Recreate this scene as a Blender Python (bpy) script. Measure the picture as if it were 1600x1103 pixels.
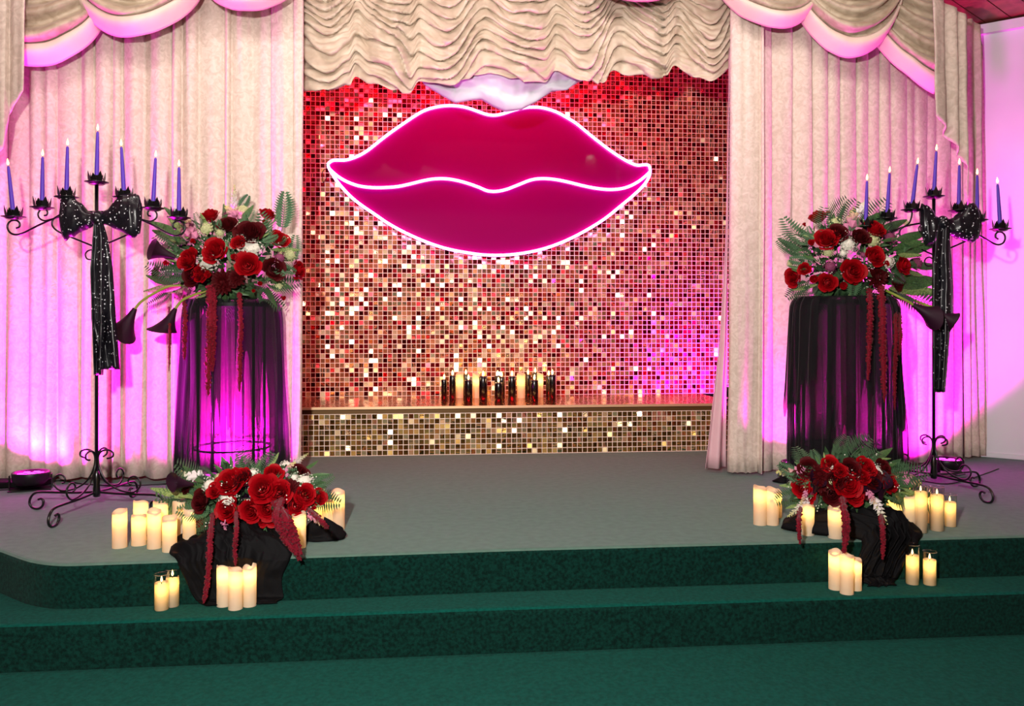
import bpy, bmesh, math, random
from mathutils import Vector, Matrix, Quaternion, noise

S = bpy.context.scene
COL = S.collection
for _o in list(bpy.data.objects):
    bpy.data.objects.remove(_o)
rnd = random.Random(7)
PI = math.pi

# ------------------------------------------------------------------ camera
F = 1300.0                 # focal length in pixels of the 1600 px wide frame
HZ = 500.0                 # horizon row
CH = 0.99                  # camera height above the stage floor (z = 0)
TH = math.atan(0.095)
FW = Vector((math.sin(TH), math.cos(TH), 0)); RT = Vector((math.cos(TH), -math.sin(TH), 0)); UP = Vector((0, 0, 1))
CAM = Vector((0, 0, CH))
cd = bpy.data.cameras.new('camera'); cam = bpy.data.objects.new('camera', cd); COL.objects.link(cam)
cam.location = CAM; cam.rotation_euler = (PI / 2, 0, -TH)
cd.sensor_width = 36; cd.lens = 36 * F / 1600; cd.shift_y = -(551.5 - HZ) / 1600; cd.clip_start = .05
S.camera = cam

# ------------------------------------------------------------------ world, exposure
S.view_settings.view_transform = 'Standard'; S.view_settings.look = 'None'
S.view_settings.gamma = 1; S.view_settings.use_curve_mapping = False
S.view_settings.exposure = 0.0
S.cycles.use_denoising = True
S.cycles.max_bounces = 6; S.cycles.diffuse_bounces = 3; S.cycles.glossy_bounces = 3
S.cycles.transmission_bounces = 6; S.cycles.transparent_max_bounces = 12
S.cycles.sample_clamp_indirect = 4
W = bpy.data.worlds.new('hall'); S.world = W; W.use_nodes = True
W.node_tree.nodes['Background'].inputs[0].default_value = (1.0, .38, .34, 1)
W.node_tree.nodes['Background'].inputs[1].default_value = 0.40

def lamp(name, kind, loc, energy, color, target=None, size=.1, spot=60, blend=.6, size_y=None):
    d = bpy.data.lights.new(name, kind); d.energy = energy; d.color = color
    if kind == 'AREA':
        d.size = size
        if size_y: d.shape = 'RECTANGLE'; d.size_y = size_y
    else: d.shadow_soft_size = size
    if kind == 'SPOT': d.spot_size = math.radians(spot); d.spot_blend = blend
    o = bpy.data.objects.new(name, d); COL.objects.link(o); o.location = loc
    if target is not None:
        o.rotation_euler = (Vector(target) - Vector(loc)).to_track_quat('-Z', 'Y').to_euler()
    return o
MAG = (1.0, .004, .78)
lamp('camera_flash', 'AREA', (-.42, 0.0, CH + .58), 200, (1, .97, .91), (.5, 5.2, .9), .10)
lamp('added_top_fill', 'AREA', (.2, 3.75, 3.04), 52, (1, .95, .87), (.2, 5.3, 1.9), 4.8, size_y=.15)  # unseen strip light added as fill for the curtain tops
lamp('added_red_fill', 'AREA', (.35, 5.85, 3.30), 110, (1, .01, .04), (.35, 6.95, 1.0), 2.6, size_y=.2)  # unseen red light added to redden the sequin wall

# ------------------------------------------------------------------ pixel -> place helpers
def ray(px, py): return FW + RT * ((px - 800) / F) + UP * ((HZ - py) / F)
def atD(px, py, D): return CAM + ray(px, py) * D
def atY(px, py, Y):
    r = ray(px, py); return CAM + r * (Y / r.y)
def G(px, py, z=0.0):
    r = ray(px, py); return CAM + r * ((z - CH) / r.z)
def depth(p): return (Vector(p) - CAM).dot(FW)

# ------------------------------------------------------------------ mesh builder
WL = {}
def wl(o): return WL.get(o.name, Vector((0, 0, 0)))
class MB:
    def __init__(s): s.v = []; s.f = []; s.m = []
    def add(s, vs, fs, m=0):
        n = len(s.v); s.v += [Vector(q) for q in vs]
        for f in fs: s.f.append(tuple(i + n for i in f)); s.m.append(m)
        return s
    def box(s, c, d, rot=None, m=0):
        c = Vector(c); vs = []
        for x in (-.5, .5):
            for y in (-.5, .5):
                for z in (-.5, .5):
                    q = Vector((x * d[0], y * d[1], z * d[2]))
                    if rot is not None: q = rot @ q
                    vs.append(c + q)
        return s.add(vs, [(0, 1, 3, 2), (4, 6, 7, 5), (0, 4, 5, 1), (2, 3, 7, 6), (0, 2, 6, 4), (1, 5, 7, 3)], m)
    def tube(s, pts, r, n=8, closed=False, m=0, flat=1.0):
        pts = [Vector(p) for p in pts]; N = len(pts); vs = []; fs = []
        up = None
        for i, p in enumerate(pts):
            a = pts[(i - 1) % N] if (closed or i) else p
            b = pts[(i + 1) % N] if (closed or i < N - 1) else p
            t = (b - a).normalized()
            if up is None:
                up = Vector((0, 0, 1)) if abs(t.z) < .9 else Vector((1, 0, 0))
            sd = t.cross(up)
            if sd.length < 1e-4: sd = t.cross(Vector((1, 0.1, 0)))
            sd.normalize(); up = sd.cross(t).normalized()
            rr = r[i] if isinstance(r, (list, tuple)) else r
            for k in range(n):
                an = 2 * PI * k / n
                vs.append(p + sd * math.cos(an) * rr + up * math.sin(an) * rr * flat)
        M = N if closed else N - 1
        for i in range(M):
            for k in range(n):
                a = i * n + k; b = i * n + (k + 1) % n; c = ((i + 1) % N) * n + (k + 1) % n; d = ((i + 1) % N) * n + k
                fs.append((a, b, c, d))
        if not closed:
            fs.append(tuple(range(n - 1, -1, -1))); fs.append(tuple((N - 1) * n + k for k in range(n)))
        return s.add(vs, fs, m)
    def lathe(s, prof, c=(0, 0, 0), n=24, m=0):
        c = Vector(c); vs = []; fs = []
        for r, z in prof:
            for k in range(n):
                a = 2 * PI * k / n; vs.append(c + Vector((r * math.cos(a), r * math.sin(a), z)))
        for i in range(len(prof) - 1):
            for k in range(n):
                fs.append((i * n + k, i * n + (k + 1) % n, (i + 1) * n + (k + 1) % n, (i + 1) * n + k))
        if prof[0][0] > 1e-5: fs.append(tuple(range(n - 1, -1, -1)))
        if prof[-1][0] > 1e-5: fs.append(tuple((len(prof) - 1) * n + k for k in range(n)))
        return s.add(vs, fs, m)
    def shell(s, prof, c=(0, 0, 0), n=24, m=0):     # lathe without caps
        k0 = len(s.f); s.lathe(prof, c, n, m)
        for _ in range(2):
            if len(s.f) > k0 and len(s.f[-1]) == n: s.f.pop(); s.m.pop()
        return s
    def grid(s, fn, nu, nv, wrap=False, m=0):
        vs = []; fs = []
        for j in range(nv + 1):
            for i in range(nu if wrap else nu + 1): vs.append(fn(i / nu, j / nv))
        w = nu if wrap else nu + 1
        for j in range(nv):
            for i in range(nu):
                a = j * w + i; b = j * w + (i + 1) % w
                fs.append((a, b, b + w, a + w))
        return s.add(vs, fs, m)
    def prism(s, poly, z0, z1, m=0):
        n = len(poly); vs = [(x, y, z0) for x, y in poly] + [(x, y, z1) for x, y in poly]
        fs = [tuple(range(n - 1, -1, -1)), tuple(range(n, 2 * n))] + [(i, (i + 1) % n, n + (i + 1) % n, n + i) for i in range(n)]
        return s.add(vs, fs, m)
    def mesh(s, name, mats, off=Vector((0, 0, 0)), smooth=True):
        me = bpy.data.meshes.new(name)
        me.from_pydata([tuple(v - off) for v in s.v], [], s.f)
        if not isinstance(mats, (list, tuple)): mats = [mats]
        for q in mats: me.materials.append(q)
        if len(mats) > 1:
            for p, k in zip(me.polygons, s.m): p.material_index = k
        if smooth:
            me.shade_smooth()
        me.update(); return me
    def build(s, name, mat, parent=None, smooth=True, origin=None, sharp=None):
        if parent is not None: off = wl(parent)
        elif origin is not None: off = Vector(origin)
        else: off = Vector((0, 0, 0))
        me = s.mesh(name, mat, off, smooth)
        if smooth and sharp: me.set_sharp_from_angle(angle=math.radians(sharp))
        o = bpy.data.objects.new(name, me); COL.objects.link(o)
        if parent is not None: o.parent = parent
        else: o.location = off
        WL[o.name] = off.copy()
        return o
def empty(name, loc=(0, 0, 0)):
    o = bpy.data.objects.new(name, None); COL.objects.link(o); o.location = loc; WL[o.name] = Vector(loc)
    o.empty_display_size = .05
    return o
def tag(o, label=None, cat=None, group=None, kind=None):
    if label: o['label'] = label
    if cat: o['category'] = cat
    if group: o['group'] = group
    if kind: o['kind'] = kind
    return o
def copy_tree(o, parent=None):
    c = o.copy(); COL.objects.link(c)
    if parent is not None: c.parent = parent
    for ch in list(o.children): copy_tree(ch, c)
    return c
def inst(name, me, parent, loc, rot=None, sc=1.0):
    o = bpy.data.objects.new(name, me); COL.objects.link(o); o.parent = parent
    o.location = Vector(loc) - wl(parent); WL[o.name] = Vector(loc)
    if rot is not None: o.rotation_euler = rot.to_euler() if hasattr(rot, 'to_euler') else rot
    o.scale = (sc, sc, sc) if not isinstance(sc, (tuple, list)) else sc
    return o
def bevel(o, w, seg=2):
    b = o.modifiers.new('bevel', 'BEVEL'); b.width = w; b.segments = seg; b.limit_method = 'ANGLE'; return o
def solid(o, t, off=0):
    b = o.modifiers.new('solid', 'SOLIDIFY'); b.thickness = t; b.offset = off; return o
def lerp(a, b, t): return a + (b - a) * t
def interp(tab, x):
    if x <= tab[0][0]: return tab[0][1]
    for (a, b), (c, d) in zip(tab, tab[1:]):
        if x <= c: return b + (d - b) * (x - a) / (c - a)
    return tab[-1][1]
def smooth_path(pts, k=6, closed=False):
    out = []; P = [Vector(p) for p in pts]; N = len(P)
    M = N if closed else N - 1
    for i in range(M):
        p0 = P[(i - 1) % N] if (closed or i) else P[0]; p1 = P[i]; p2 = P[(i + 1) % N]
        p3 = P[(i + 2) % N] if (closed or i + 2 < N) else P[-1]
        for j in range(k):
            t = j / k
            out.append(.5 * ((2 * p1) + (p2 - p0) * t + (2 * p0 - 5 * p1 + 4 * p2 - p3) * t * t + (3 * p1 - p0 - 3 * p2 + p3) * t ** 3))
    if not closed: out.append(P[-1])
    return out
def nz(x, y, z=0.0): return noise.noise(Vector((x, y, z)))

# ------------------------------------------------------------------ materials
def hexc(h):
    h = h.lstrip('#'); r = []
    for i in (0, 2, 4):
        c = int(h[i:i + 2], 16) / 255; r.append(c / 12.92 if c <= .04045 else ((c + .055) / 1.055) ** 2.4)
    return tuple(r) + (1,)
def mat(name, color, rough=.6, metal=0, spec=.5, sheen=0, var=0, vscale=20, vcolor=None, bump=0, bscale=200, bdist=.002, distort=0, emit=None, estr=0, coat=0, trans=0, alpha=None, sss=0, detail=3, sheen_tint=None):
    m = bpy.data.materials.new(name); m.use_nodes = True; nt = m.node_tree; b = nt.nodes['Principled BSDF']
    c = hexc(color) if isinstance(color, str) else tuple(color)
    b.inputs['Base Color'].default_value = c; b.inputs['Roughness'].default_value = rough; b.inputs['Metallic'].default_value = metal
    b.inputs['Specular IOR Level'].default_value = spec; b.inputs['Sheen Weight'].default_value = sheen
    b.inputs['Sheen Roughness'].default_value = .4
    if sheen_tint: b.inputs['Sheen Tint'].default_value = sheen_tint
    b.inputs['Coat Weight'].default_value = coat; b.inputs['Transmission Weight'].default_value = trans
    if alpha is not None: b.inputs['Alpha'].default_value = alpha
    if sss: b.inputs['Subsurface Weight'].default_value = sss; b.inputs['Subsurface Radius'].default_value = (.02, .01, .006)
    if emit: b.inputs['Emission Color'].default_value = hexc(emit) if isinstance(emit, str) else tuple(emit); b.inputs['Emission Strength'].default_value = estr
    tc = nt.nodes.new('ShaderNodeTexCoord')
    if var:
        n = nt.nodes.new('ShaderNodeTexNoise'); n.inputs['Scale'].default_value = vscale; n.inputs['Detail'].default_value = detail; n.inputs['Distortion'].default_value = distort
        nt.links.new(tc.outputs['Object'], n.inputs['Vector'])
        r = nt.nodes.new('ShaderNodeValToRGB'); r.color_ramp.elements[0].position = .35; r.color_ramp.elements[1].position = .65
        c2 = hexc(vcolor) if vcolor else tuple(q * (1 - var) for q in c[:3]) + (1,)
        r.color_ramp.elements[0].color = c2; r.color_ramp.elements[1].color = c
        nt.links.new(n.outputs['Fac'], r.inputs['Fac']); nt.links.new(r.outputs['Color'], b.inputs['Base Color'])
    if bump:
        n2 = nt.nodes.new('ShaderNodeTexNoise'); n2.inputs['Scale'].default_value = bscale; n2.inputs['Detail'].default_value = 3; n2.inputs['Distortion'].default_value = distort
        nt.links.new(tc.outputs['Object'], n2.inputs['Vector'])
        bp = nt.nodes.new('ShaderNodeBump'); bp.inputs['Strength'].default_value = bump; bp.inputs['Distance'].default_value = bdist
        nt.links.new(n2.outputs['Fac'], bp.inputs['Height']); nt.links.new(bp.outputs['Normal'], b.inputs['Normal'])
    return m
M = {}
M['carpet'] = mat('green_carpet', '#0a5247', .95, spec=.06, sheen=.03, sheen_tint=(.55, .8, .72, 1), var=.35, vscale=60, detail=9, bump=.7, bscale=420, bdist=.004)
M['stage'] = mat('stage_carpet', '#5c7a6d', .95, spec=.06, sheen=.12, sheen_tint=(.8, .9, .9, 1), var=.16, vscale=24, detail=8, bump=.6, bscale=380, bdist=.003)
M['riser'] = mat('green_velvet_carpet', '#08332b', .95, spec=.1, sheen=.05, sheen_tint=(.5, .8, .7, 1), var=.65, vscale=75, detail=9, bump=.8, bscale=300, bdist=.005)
M['curtain'] = mat('cream_damask', '#e3cfc3', .75, spec=.25, sheen=.15, var=1, vcolor='#cfb9ab', vscale=26, distort=1.5, detail=6, bump=.35, bscale=26, bdist=.006)
M['swag'] = mat('taupe_satin', '#b8a691', .5, spec=.35, sheen=.2, var=1, vcolor='#9a8872', vscale=12, distort=1, bump=.2, bscale=90, bdist=.003)
M['swagband'] = mat('cream_swag_lining', '#dcc4b6', .6, spec=.3, var=.05, vscale=14)
M['jabot'] = mat('taupe_damask', '#cfbdb0', .7, spec=.25, sheen=.15, var=1, vcolor='#baa799', vscale=20, distort=1.5, detail=6, bump=.3, bscale=28, bdist=.005)
M['austrian'] = mat('champagne_satin', '#d8c5b2', .5, spec=.35, sheen=.1, var=1, vcolor='#c2ad98', vscale=9, bump=.25, bscale=40, bdist=.004)
M['whitecloth'] = mat('white_lining', '#dddce4', .6, var=.06, vscale=8, bump=.2, bscale=25, bdist=.006)
M['neontint_lining'] = mat('neon_tinted_lining', '#e0b4bc', .5, var=.08, vscale=8, bump=.2, bscale=25, bdist=.006)  # pink neon light put into the cloth colour
M['wallwhite'] = mat('white_paint', '#e3dfe8', .7, var=.06, vscale=2, bump=.15, bscale=20)
M['wallback'] = mat('dark_back_wall', '#4a3d38', .9, var=.1)
M['plaster'] = mat('hall_plaster', '#9c8e80', .9, var=.08)
M['plank'] = mat('red_wood', '#8d4637', .45, var=1, vcolor='#6f2f25', vscale=4, distort=3, detail=5, bump=.1, bscale=40)
M['blackmetal'] = mat('black_iron', '#0b0a0d', .28, metal=.3, spec=.6, coat=.4, bump=.3, bscale=90, bdist=.001)
M['blackplastic'] = mat('black_plastic', '#0c0c0e', .4, spec=.4)
M['purple'] = mat('purple_wax', '#5b35b8', .45, spec=.4, sss=.15)
M['flame'] = mat('candle_flame', '#ffdf9a', .5, emit='#ffc466', estr=9)
M['ledflame'] = mat('led_flame', '#ffe7b0', .5, emit='#ffe0a0', estr=2.5)
M['wick'] = mat('wick', '#17120f', .8)
M['blackwax'] = mat('black_wax', '#07060a', .22, spec=.6, coat=.5)
M['goldtop'] = mat('gold_foil_top', '#d59a5e', .16, metal=.95, bump=.6, bscale=7, bdist=.02)
M['goldtrim'] = mat('gold_trim', '#ecc79c', .35, metal=.6)
M['grid'] = mat('clear_grid', '#ffe6d4', .4, spec=.6)
M['backing'] = mat('sequin_backing', '#7a1a22', .5, metal=.4)
M['backing2'] = mat('bench_backing', '#6a4a20', .5, metal=.4)
M['acrylic'] = mat('magenta_acrylic', '#780058', .07, spec=.25)
M['neon'] = mat('neon_tube', '#ff8ad0', .4, emit=(1, .20, .76, 1), estr=11)
M['blackcloth'] = mat('black_cloth', '#060507', .75, spec=.15, sheen=.0, bump=.3, bscale=60, bdist=.002)
M['tail'] = None

def wax_mat(name, color, tr):
    m = bpy.data.materials.new(name); m.use_nodes = True; nt = m.node_tree
    b = nt.nodes['Principled BSDF']; b.inputs['Base Color'].default_value = hexc(color); b.inputs['Roughness'].default_value = .5
    out = nt.nodes['Material Output']; mx = nt.nodes.new('ShaderNodeMixShader'); t = nt.nodes.new('ShaderNodeBsdfTranslucent')
    t.inputs['Color'].default_value = (1.0, .70, .26, 1); mx.inputs[0].default_value = tr
    nt.links.new(b.outputs[0], mx.inputs[1]); nt.links.new(t.outputs[0], mx.inputs[2]); nt.links.new(mx.outputs[0], out.inputs[0])
    return m
M['ivory'] = wax_mat('ivory_wax', '#f5e6cf', .5)
def glass_mat():
    m = bpy.data.materials.new('thin_glass'); m.use_nodes = True; nt = m.node_tree; nt.nodes.remove(nt.nodes['Principled BSDF'])
    out = nt.nodes['Material Output']; mx = nt.nodes.new('ShaderNodeMixShader'); t = nt.nodes.new('ShaderNodeBsdfTransparent'); g = nt.nodes.new('ShaderNodeBsdfGlossy')
    g.inputs['Roughness'].default_value = .03; lw = nt.nodes.new('ShaderNodeLayerWeight'); lw.inputs[0].default_value = .35
    t.inputs['Color'].default_value = (.93, .95, .95, 1)
    nt.links.new(lw.outputs['Facing'], mx.inputs[0]); nt.links.new(t.outputs[0], mx.inputs[1]); nt.links.new(g.outputs[0], mx.inputs[2]); nt.links.new(mx.outputs[0], out.inputs[0])
    return m
M['glass'] = glass_mat()
def tulle_mat(name, color, op):
    m = bpy.data.materials.new(name); m.use_nodes = True; nt = m.node_tree
    b = nt.nodes['Principled BSDF']; b.inputs['Base Color'].default_value = hexc(color); b.inputs['Roughness'].default_value = .8; b.inputs['Sheen Weight'].default_value = .06; b.inputs['Specular IOR Level'].default_value = .2
    out = nt.nodes['Material Output']; mx = nt.nodes.new('ShaderNodeMixShader'); t = nt.nodes.new('ShaderNodeBsdfTransparent')
    lw = nt.nodes.new('ShaderNodeLayerWeight'); lw.inputs[0].default_value = .3
    ma = nt.nodes.new('ShaderNodeMath'); ma.operation = 'MULTIPLY_ADD'; ma.inputs[1].default_value = 1 - op; ma.inputs[2].default_value = op; ma.use_clamp = True
    nt.links.new(lw.outputs['Facing'], ma.inputs[0]); nt.links.new(ma.outputs[0], mx.inputs[0])
    nt.links.new(t.outputs[0], mx.inputs[1]); nt.links.new(b.outputs[0], mx.inputs[2]); nt.links.new(mx.outputs[0], out.inputs[0])
    return m
M['tulle'] = tulle_mat('black_tulle', '#0e0a12', .58)
M['tulle2'] = tulle_mat('black_chiffon', '#08060a', .84)
def sequin_cloth():
    m = bpy.data.materials.new('black_sequin_cloth'); m.use_nodes = True; nt = m.node_tree; b = nt.nodes['Principled BSDF']
    b.inputs['Roughness'].default_value = .3; b.inputs['Specular IOR Level'].default_value = .4
    tc = nt.nodes.new('ShaderNodeTexCoord'); v = nt.nodes.new('ShaderNodeTexVoronoi'); v.inputs['Scale'].default_value = 190
    nt.links.new(tc.outputs['Object'], v.inputs['Vector'])
    sp = nt.nodes.new('ShaderNodeSeparateColor'); nt.links.new(v.outputs['Color'], sp.inputs[0])
    r = nt.nodes.new('ShaderNodeValToRGB'); r.color_ramp.interpolation = 'CONSTANT'
    r.color_ramp.elements[0].color = (.006, .005, .009, 1); r.color_ramp.elements[1].position = .975; r.color_ramp.elements[1].color = (.8, .8, .85, 1)  # sparse pale cells paint sparkle glints into the black sequins
    nt.links.new(sp.outputs[0], r.inputs['Fac']); nt.links.new(r.outputs['Color'], b.inputs['Base Color'])
    bp = nt.nodes.new('ShaderNodeBump'); bp.inputs['Strength'].default_value = .8; bp.inputs['Distance'].default_value = .002
    nt.links.new(sp.outputs[1], bp.inputs['Height']); nt.links.new(bp.outputs['Normal'], b.inputs['Normal'])
    return m
M['sequin'] = sequin_cloth()
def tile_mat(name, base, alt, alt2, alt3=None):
    # every mirror tile is its own mesh island: its random value picks one of the tile colours
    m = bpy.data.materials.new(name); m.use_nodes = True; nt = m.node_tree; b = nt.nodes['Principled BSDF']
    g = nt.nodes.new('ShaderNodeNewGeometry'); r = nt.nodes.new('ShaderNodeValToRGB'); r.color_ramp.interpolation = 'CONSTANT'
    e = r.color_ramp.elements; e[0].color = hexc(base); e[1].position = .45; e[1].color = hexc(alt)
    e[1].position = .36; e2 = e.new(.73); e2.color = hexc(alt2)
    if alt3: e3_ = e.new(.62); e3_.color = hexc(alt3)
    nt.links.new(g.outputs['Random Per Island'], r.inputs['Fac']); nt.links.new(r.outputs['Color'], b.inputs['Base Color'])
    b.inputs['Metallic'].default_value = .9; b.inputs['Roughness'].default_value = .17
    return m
M['tile'] = tile_mat('gold_sequin_reflect_tint', '#da9468', '#a8262c', '#f8dcb2', '#641a14')  # red, dark and cream tones paint reflections into the tile colour
M['tile2'] = tile_mat('gold_bench_sequin', '#cdb068', '#8a6a36', '#e0cfa0')
# ================================================================== the setting
H1 = .18
e0 = G(-260, 800); e1 = G(0, 861); e2 = G(62, 884); e3 = G(800, 859); e4 = G(1600, 838)
dx = (e4 - e3) / (e4.x - e3.x)
e5 = e4 + dx * 1.6
def carpet_deck(name, edge, zt, zb, back, mat_top, label=None):
    poly = [(p.x, p.y) for p in edge] + [(edge[-1].x, back), (edge[0].x, back)]
    m = MB(); m.prism(poly, zb, zt)
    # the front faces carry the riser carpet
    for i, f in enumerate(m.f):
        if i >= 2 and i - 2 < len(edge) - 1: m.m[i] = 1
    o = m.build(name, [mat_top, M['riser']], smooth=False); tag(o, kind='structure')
    bevel(o, .028, 4); return o
corner = []
for q in range(9):
    t = q / 8; a_ = e2.lerp(e1, .55); b_ = e2.lerp(e3, .07); corner.append(a_ * (1 - t) ** 2 + e2 * 2 * t * (1 - t) + b_ * t * t)
def edgeY(x):
    return e3.y + (x - e3.x) * ((e2.y - e3.y) / (e2.x - e3.x) if x < e3.x else (e4.y - e3.y) / (e4.x - e3.x))
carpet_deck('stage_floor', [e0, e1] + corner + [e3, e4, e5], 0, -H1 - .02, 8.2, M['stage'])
t0 = G(-200, 985, -H1); t1 = G(800, 951, -H1); t2 = G(1800, 920, -H1)
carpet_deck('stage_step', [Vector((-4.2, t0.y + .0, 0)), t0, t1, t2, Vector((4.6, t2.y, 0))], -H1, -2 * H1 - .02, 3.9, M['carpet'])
m = MB(); m.box((0, 1.2, -2 * H1 - .03), (10, 9, .06)); tag(m.build('floor', M['carpet'], smooth=False), kind='structure')

# walls
ZC = 3.12
wa = G(1528, 713); wb = G(1600, 719); wd = (wb - wa).normalized()
wr_end = wa + wd * 1.7; wr_start = wa - wd * .5
def wallseg(name, a, b, z0, z1, t, m_):
    a = Vector((a[0], a[1], 0)); b = Vector((b[0], b[1], 0)); d = (b - a); L = d.length; an = math.atan2(d.y, d.x)
    rot = Matrix.Rotation(an, 3, 'Z'); c = (a + b) / 2 + rot @ Vector((0, t / 2, 0)); c.z = (z0 + z1) / 2
    mm = MB(); mm.box(c, (L, t, z1 - z0), rot); return tag(mm.build(name, m_, smooth=False), kind='structure')
wallseg('wall_right', wr_start, wr_end, 0, ZC, .1, M['wallwhite'])
wallseg('wall_side_right', wr_end, (wr_end.x + .05, -3.2), -2 * H1, ZC, .1, M['plaster'])
nrm = Vector((wd.y, -wd.x, 0))
wallseg('baseboard_right', wr_start + nrm * .012, wr_end + nrm * .012, 0.004, .035, .012, M['wallwhite'])
wallseg('trim_1', wr_start + nrm * .05, wr_end + nrm * .05, ZC - .07, ZC - .003, .05, M['wallwhite'])
AL = atY(430, 500, 7.0).x; AR = atY(1200, 500, 7.0).x
wallseg('wall_back', (-4.3, 5.75), (AL, 5.75), 0, ZC, .1, M['wallback'])
wallseg('wall_back_2', (AR, 5.75), (wr_start.x + .25, wr_start.y + .38), 0, ZC, .1, M['wallback'])
wallseg('wall_alcove_left', (AL - .1, 5.86), (AL - .1, 7.6), 0, 3.5, .1, M['wallback'])
wallseg('wall_alcove_right', (AR + .1, 7.6), (AR + .1, 5.86), 0, 3.5, .1, M['wallback'])
wallseg('wall_alcove', (AL - .2, 7.6), (AR + .2, 7.6), 0, 3.5, .1, M['wallback'])
m = MB(); m.box(((AL + AR) / 2, 6.75, 3.53), (AR - AL + .6, 1.9, .06)); tag(m.build('ceiling_alcove', M['wallback'], smooth=False), kind='structure')
m = MB(); m.box(((AL + AR) / 2, 5.80, 3.31), (AR - AL + .6, .04, .38)); tag(m.build('wall_header', M['wallback'], smooth=False), kind='structure')
wallseg('wall_left', (-4.3, -3.2), (-4.3, 5.75), -2 * H1, ZC, .1, M['plaster'])
# plank ceiling over the stage: boards as parts
cl = MB(); cl.box((.2, 1.3, ZC + .08), (9.6, 9.0, .06)); ceil = tag(cl.build('ceiling', M['plank'], smooth=False), kind='structure')
pd = Vector((.80, .60, 0)).normalized(); pn = Vector((-pd.y, pd.x, 0)); rot = Matrix.Rotation(math.atan2(pd.y, pd.x), 3, 'Z')
pm = MB(); pm.box((0, 0, 0), (3.2, .150, .028)); plank_me = pm.mesh('plank', M['plank'], smooth=False)
base = atY(1560, 10, 5.6); base.z = ZC + .03
for k in range(-6, 9):
    o = inst('plank', plank_me, ceil, base + pn * (k * .158) + pd * .1, rot, 1); 

# ================================================================== curtains
def pleated(name, label, path, z0, z1, folds, amp, mat_, power=.5, hem_lift=0, nrow=26, seed=0, cat='curtain', group=None, flare=0, perfold=14, lean=None):
    """path: list of (x,y) world; folds: list of relative fold widths. Each fold bulges towards the camera, creases between."""
    r = random.Random(seed); tot = sum(folds); edges = [0]
    for w in folds: edges.append(edges[-1] + w / tot)
    amps = [amp * r.uniform(.6, 1.15) for _ in folds]; skew = [r.uniform(.7, 1.5) for _ in folds]
    L = [0]
    for a, b in zip(path, path[1:]): L.append(L[-1] + math.dist(a, b))
    def pt(u):
        d = u * L[-1]
        for i in range(len(path) - 1):
            if d <= L[i + 1] or i == len(path) - 2:
                t = (d - L[i]) / (L[i + 1] - L[i]); a, b = path[i], path[i + 1]
                p = Vector((lerp(a[0], b[0], t), lerp(a[1], b[1], t), 0)); dv = Vector((b[0] - a[0], b[1] - a[1], 0)).normalized()
                return p, Vector((dv.y, -dv.x, 0))
    us = []
    for i in range(len(folds)):
        for j in range(perfold): us.append((i, j / perfold))
    us.append((len(folds) - 1, 1.0))
    vs = []; rows = nrow + 1
    for j in range(rows):
        v = j / nrow; z = lerp(z1, z0, v)
        for i, t in us:
            u = lerp(edges[i], edges[i + 1], t)
            p, n = pt(u)
            tt = t ** (skew[i] * (1 + .1 * math.sin(v * 3 + i)))
            d = amps[i] * (.55 + .45 * v + .15 * math.sin(v * 4 + i * 2.3)) * abs(math.sin(PI * tt)) ** power
            d += .004 * nz(u * 40, z * 2.5, seed) + .012 * nz(u * 6, z * .8, seed + 3)
            sx = .012 * nz(i * 3.1, z * .9, seed + 9) * v
            q = p + n * d; q.x += sx
            if flare: q.x += flare * v * v
            if lean: q += Vector(lean) * v
            q.z = z + (hem_lift * nz(u * 15, 1.5, seed) if j == nrow else 0)
            vs.append(q)
    w = len(us); fs = [(j * w + i, j * w + i + 1, (j + 1) * w + i + 1, (j + 1) * w + i) for j in range(nrow) for i in range(w - 1)]
    mb = MB(); mb.add(vs, fs); o = mb.build(name, mat_, origin=(path[0][0], path[0][1], 0)); solid(o, .004, 0)
    tag(o, label, cat, group); return o
def XY(px, Y): p = atY(px, 500, Y); return (p.x, p.y)
YL = 5.30
pleated('curtain', 'wide cream damask stage curtain hanging behind the left candelabrum', [XY(-210, 5.34), XY(100, YL + .02), XY(433, YL)], .03, 3.06,
        [1.3, .9, 1.1, 1.4, .5, .9, .45, 1.0, .8, .5, 1.1, .6, .9, .4, 1.1, 1.3, .5, .8, 1.2, .35, 1.0, 1.2], .075, M['curtain'], .8, .01, seed=2)
pleated('curtain', 'narrow flat cream curtain panel along the left edge of the gold sequin wall', [XY(424, YL - .03), XY(474, YL - .05)], .03, 3.06,
        [1.0, .45], .03, M['curtain'], .45, .01, seed=5, flare=-.015)
pleated('curtain', 'cream box-pleated curtain panel right of the sequin wall, its hem lowest and nearest', [XY(1141, 5.16), XY(1192, 5.14)], .02, 3.06,
        [1.5, .12], .05, M['curtain'], .3, .01, seed=8, flare=-.02)
pleated('curtain', 'wide cream pleated curtain behind the right pedestal and candelabrum', [XY(1183, 5.24), XY(1300, 5.26), XY(1420, 5.40), XY(1497, 5.58)], .02, 3.06,
        [.55, .8, .75, .6, .5, .75, .55, .5, .5, .8, .45, .7, .5, .8, .6], .065, M['curtain'], .42, .01, seed=11)
pleated('curtain', 'gathered cream curtain end beside the white wall on the far right', [XY(1501, 5.58), XY(1533, 5.72)], .02, 2.98,
        [.5, .8, .5, .6], .05, M['curtain'], .6, .01, seed=14, flare=.03)
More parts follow.
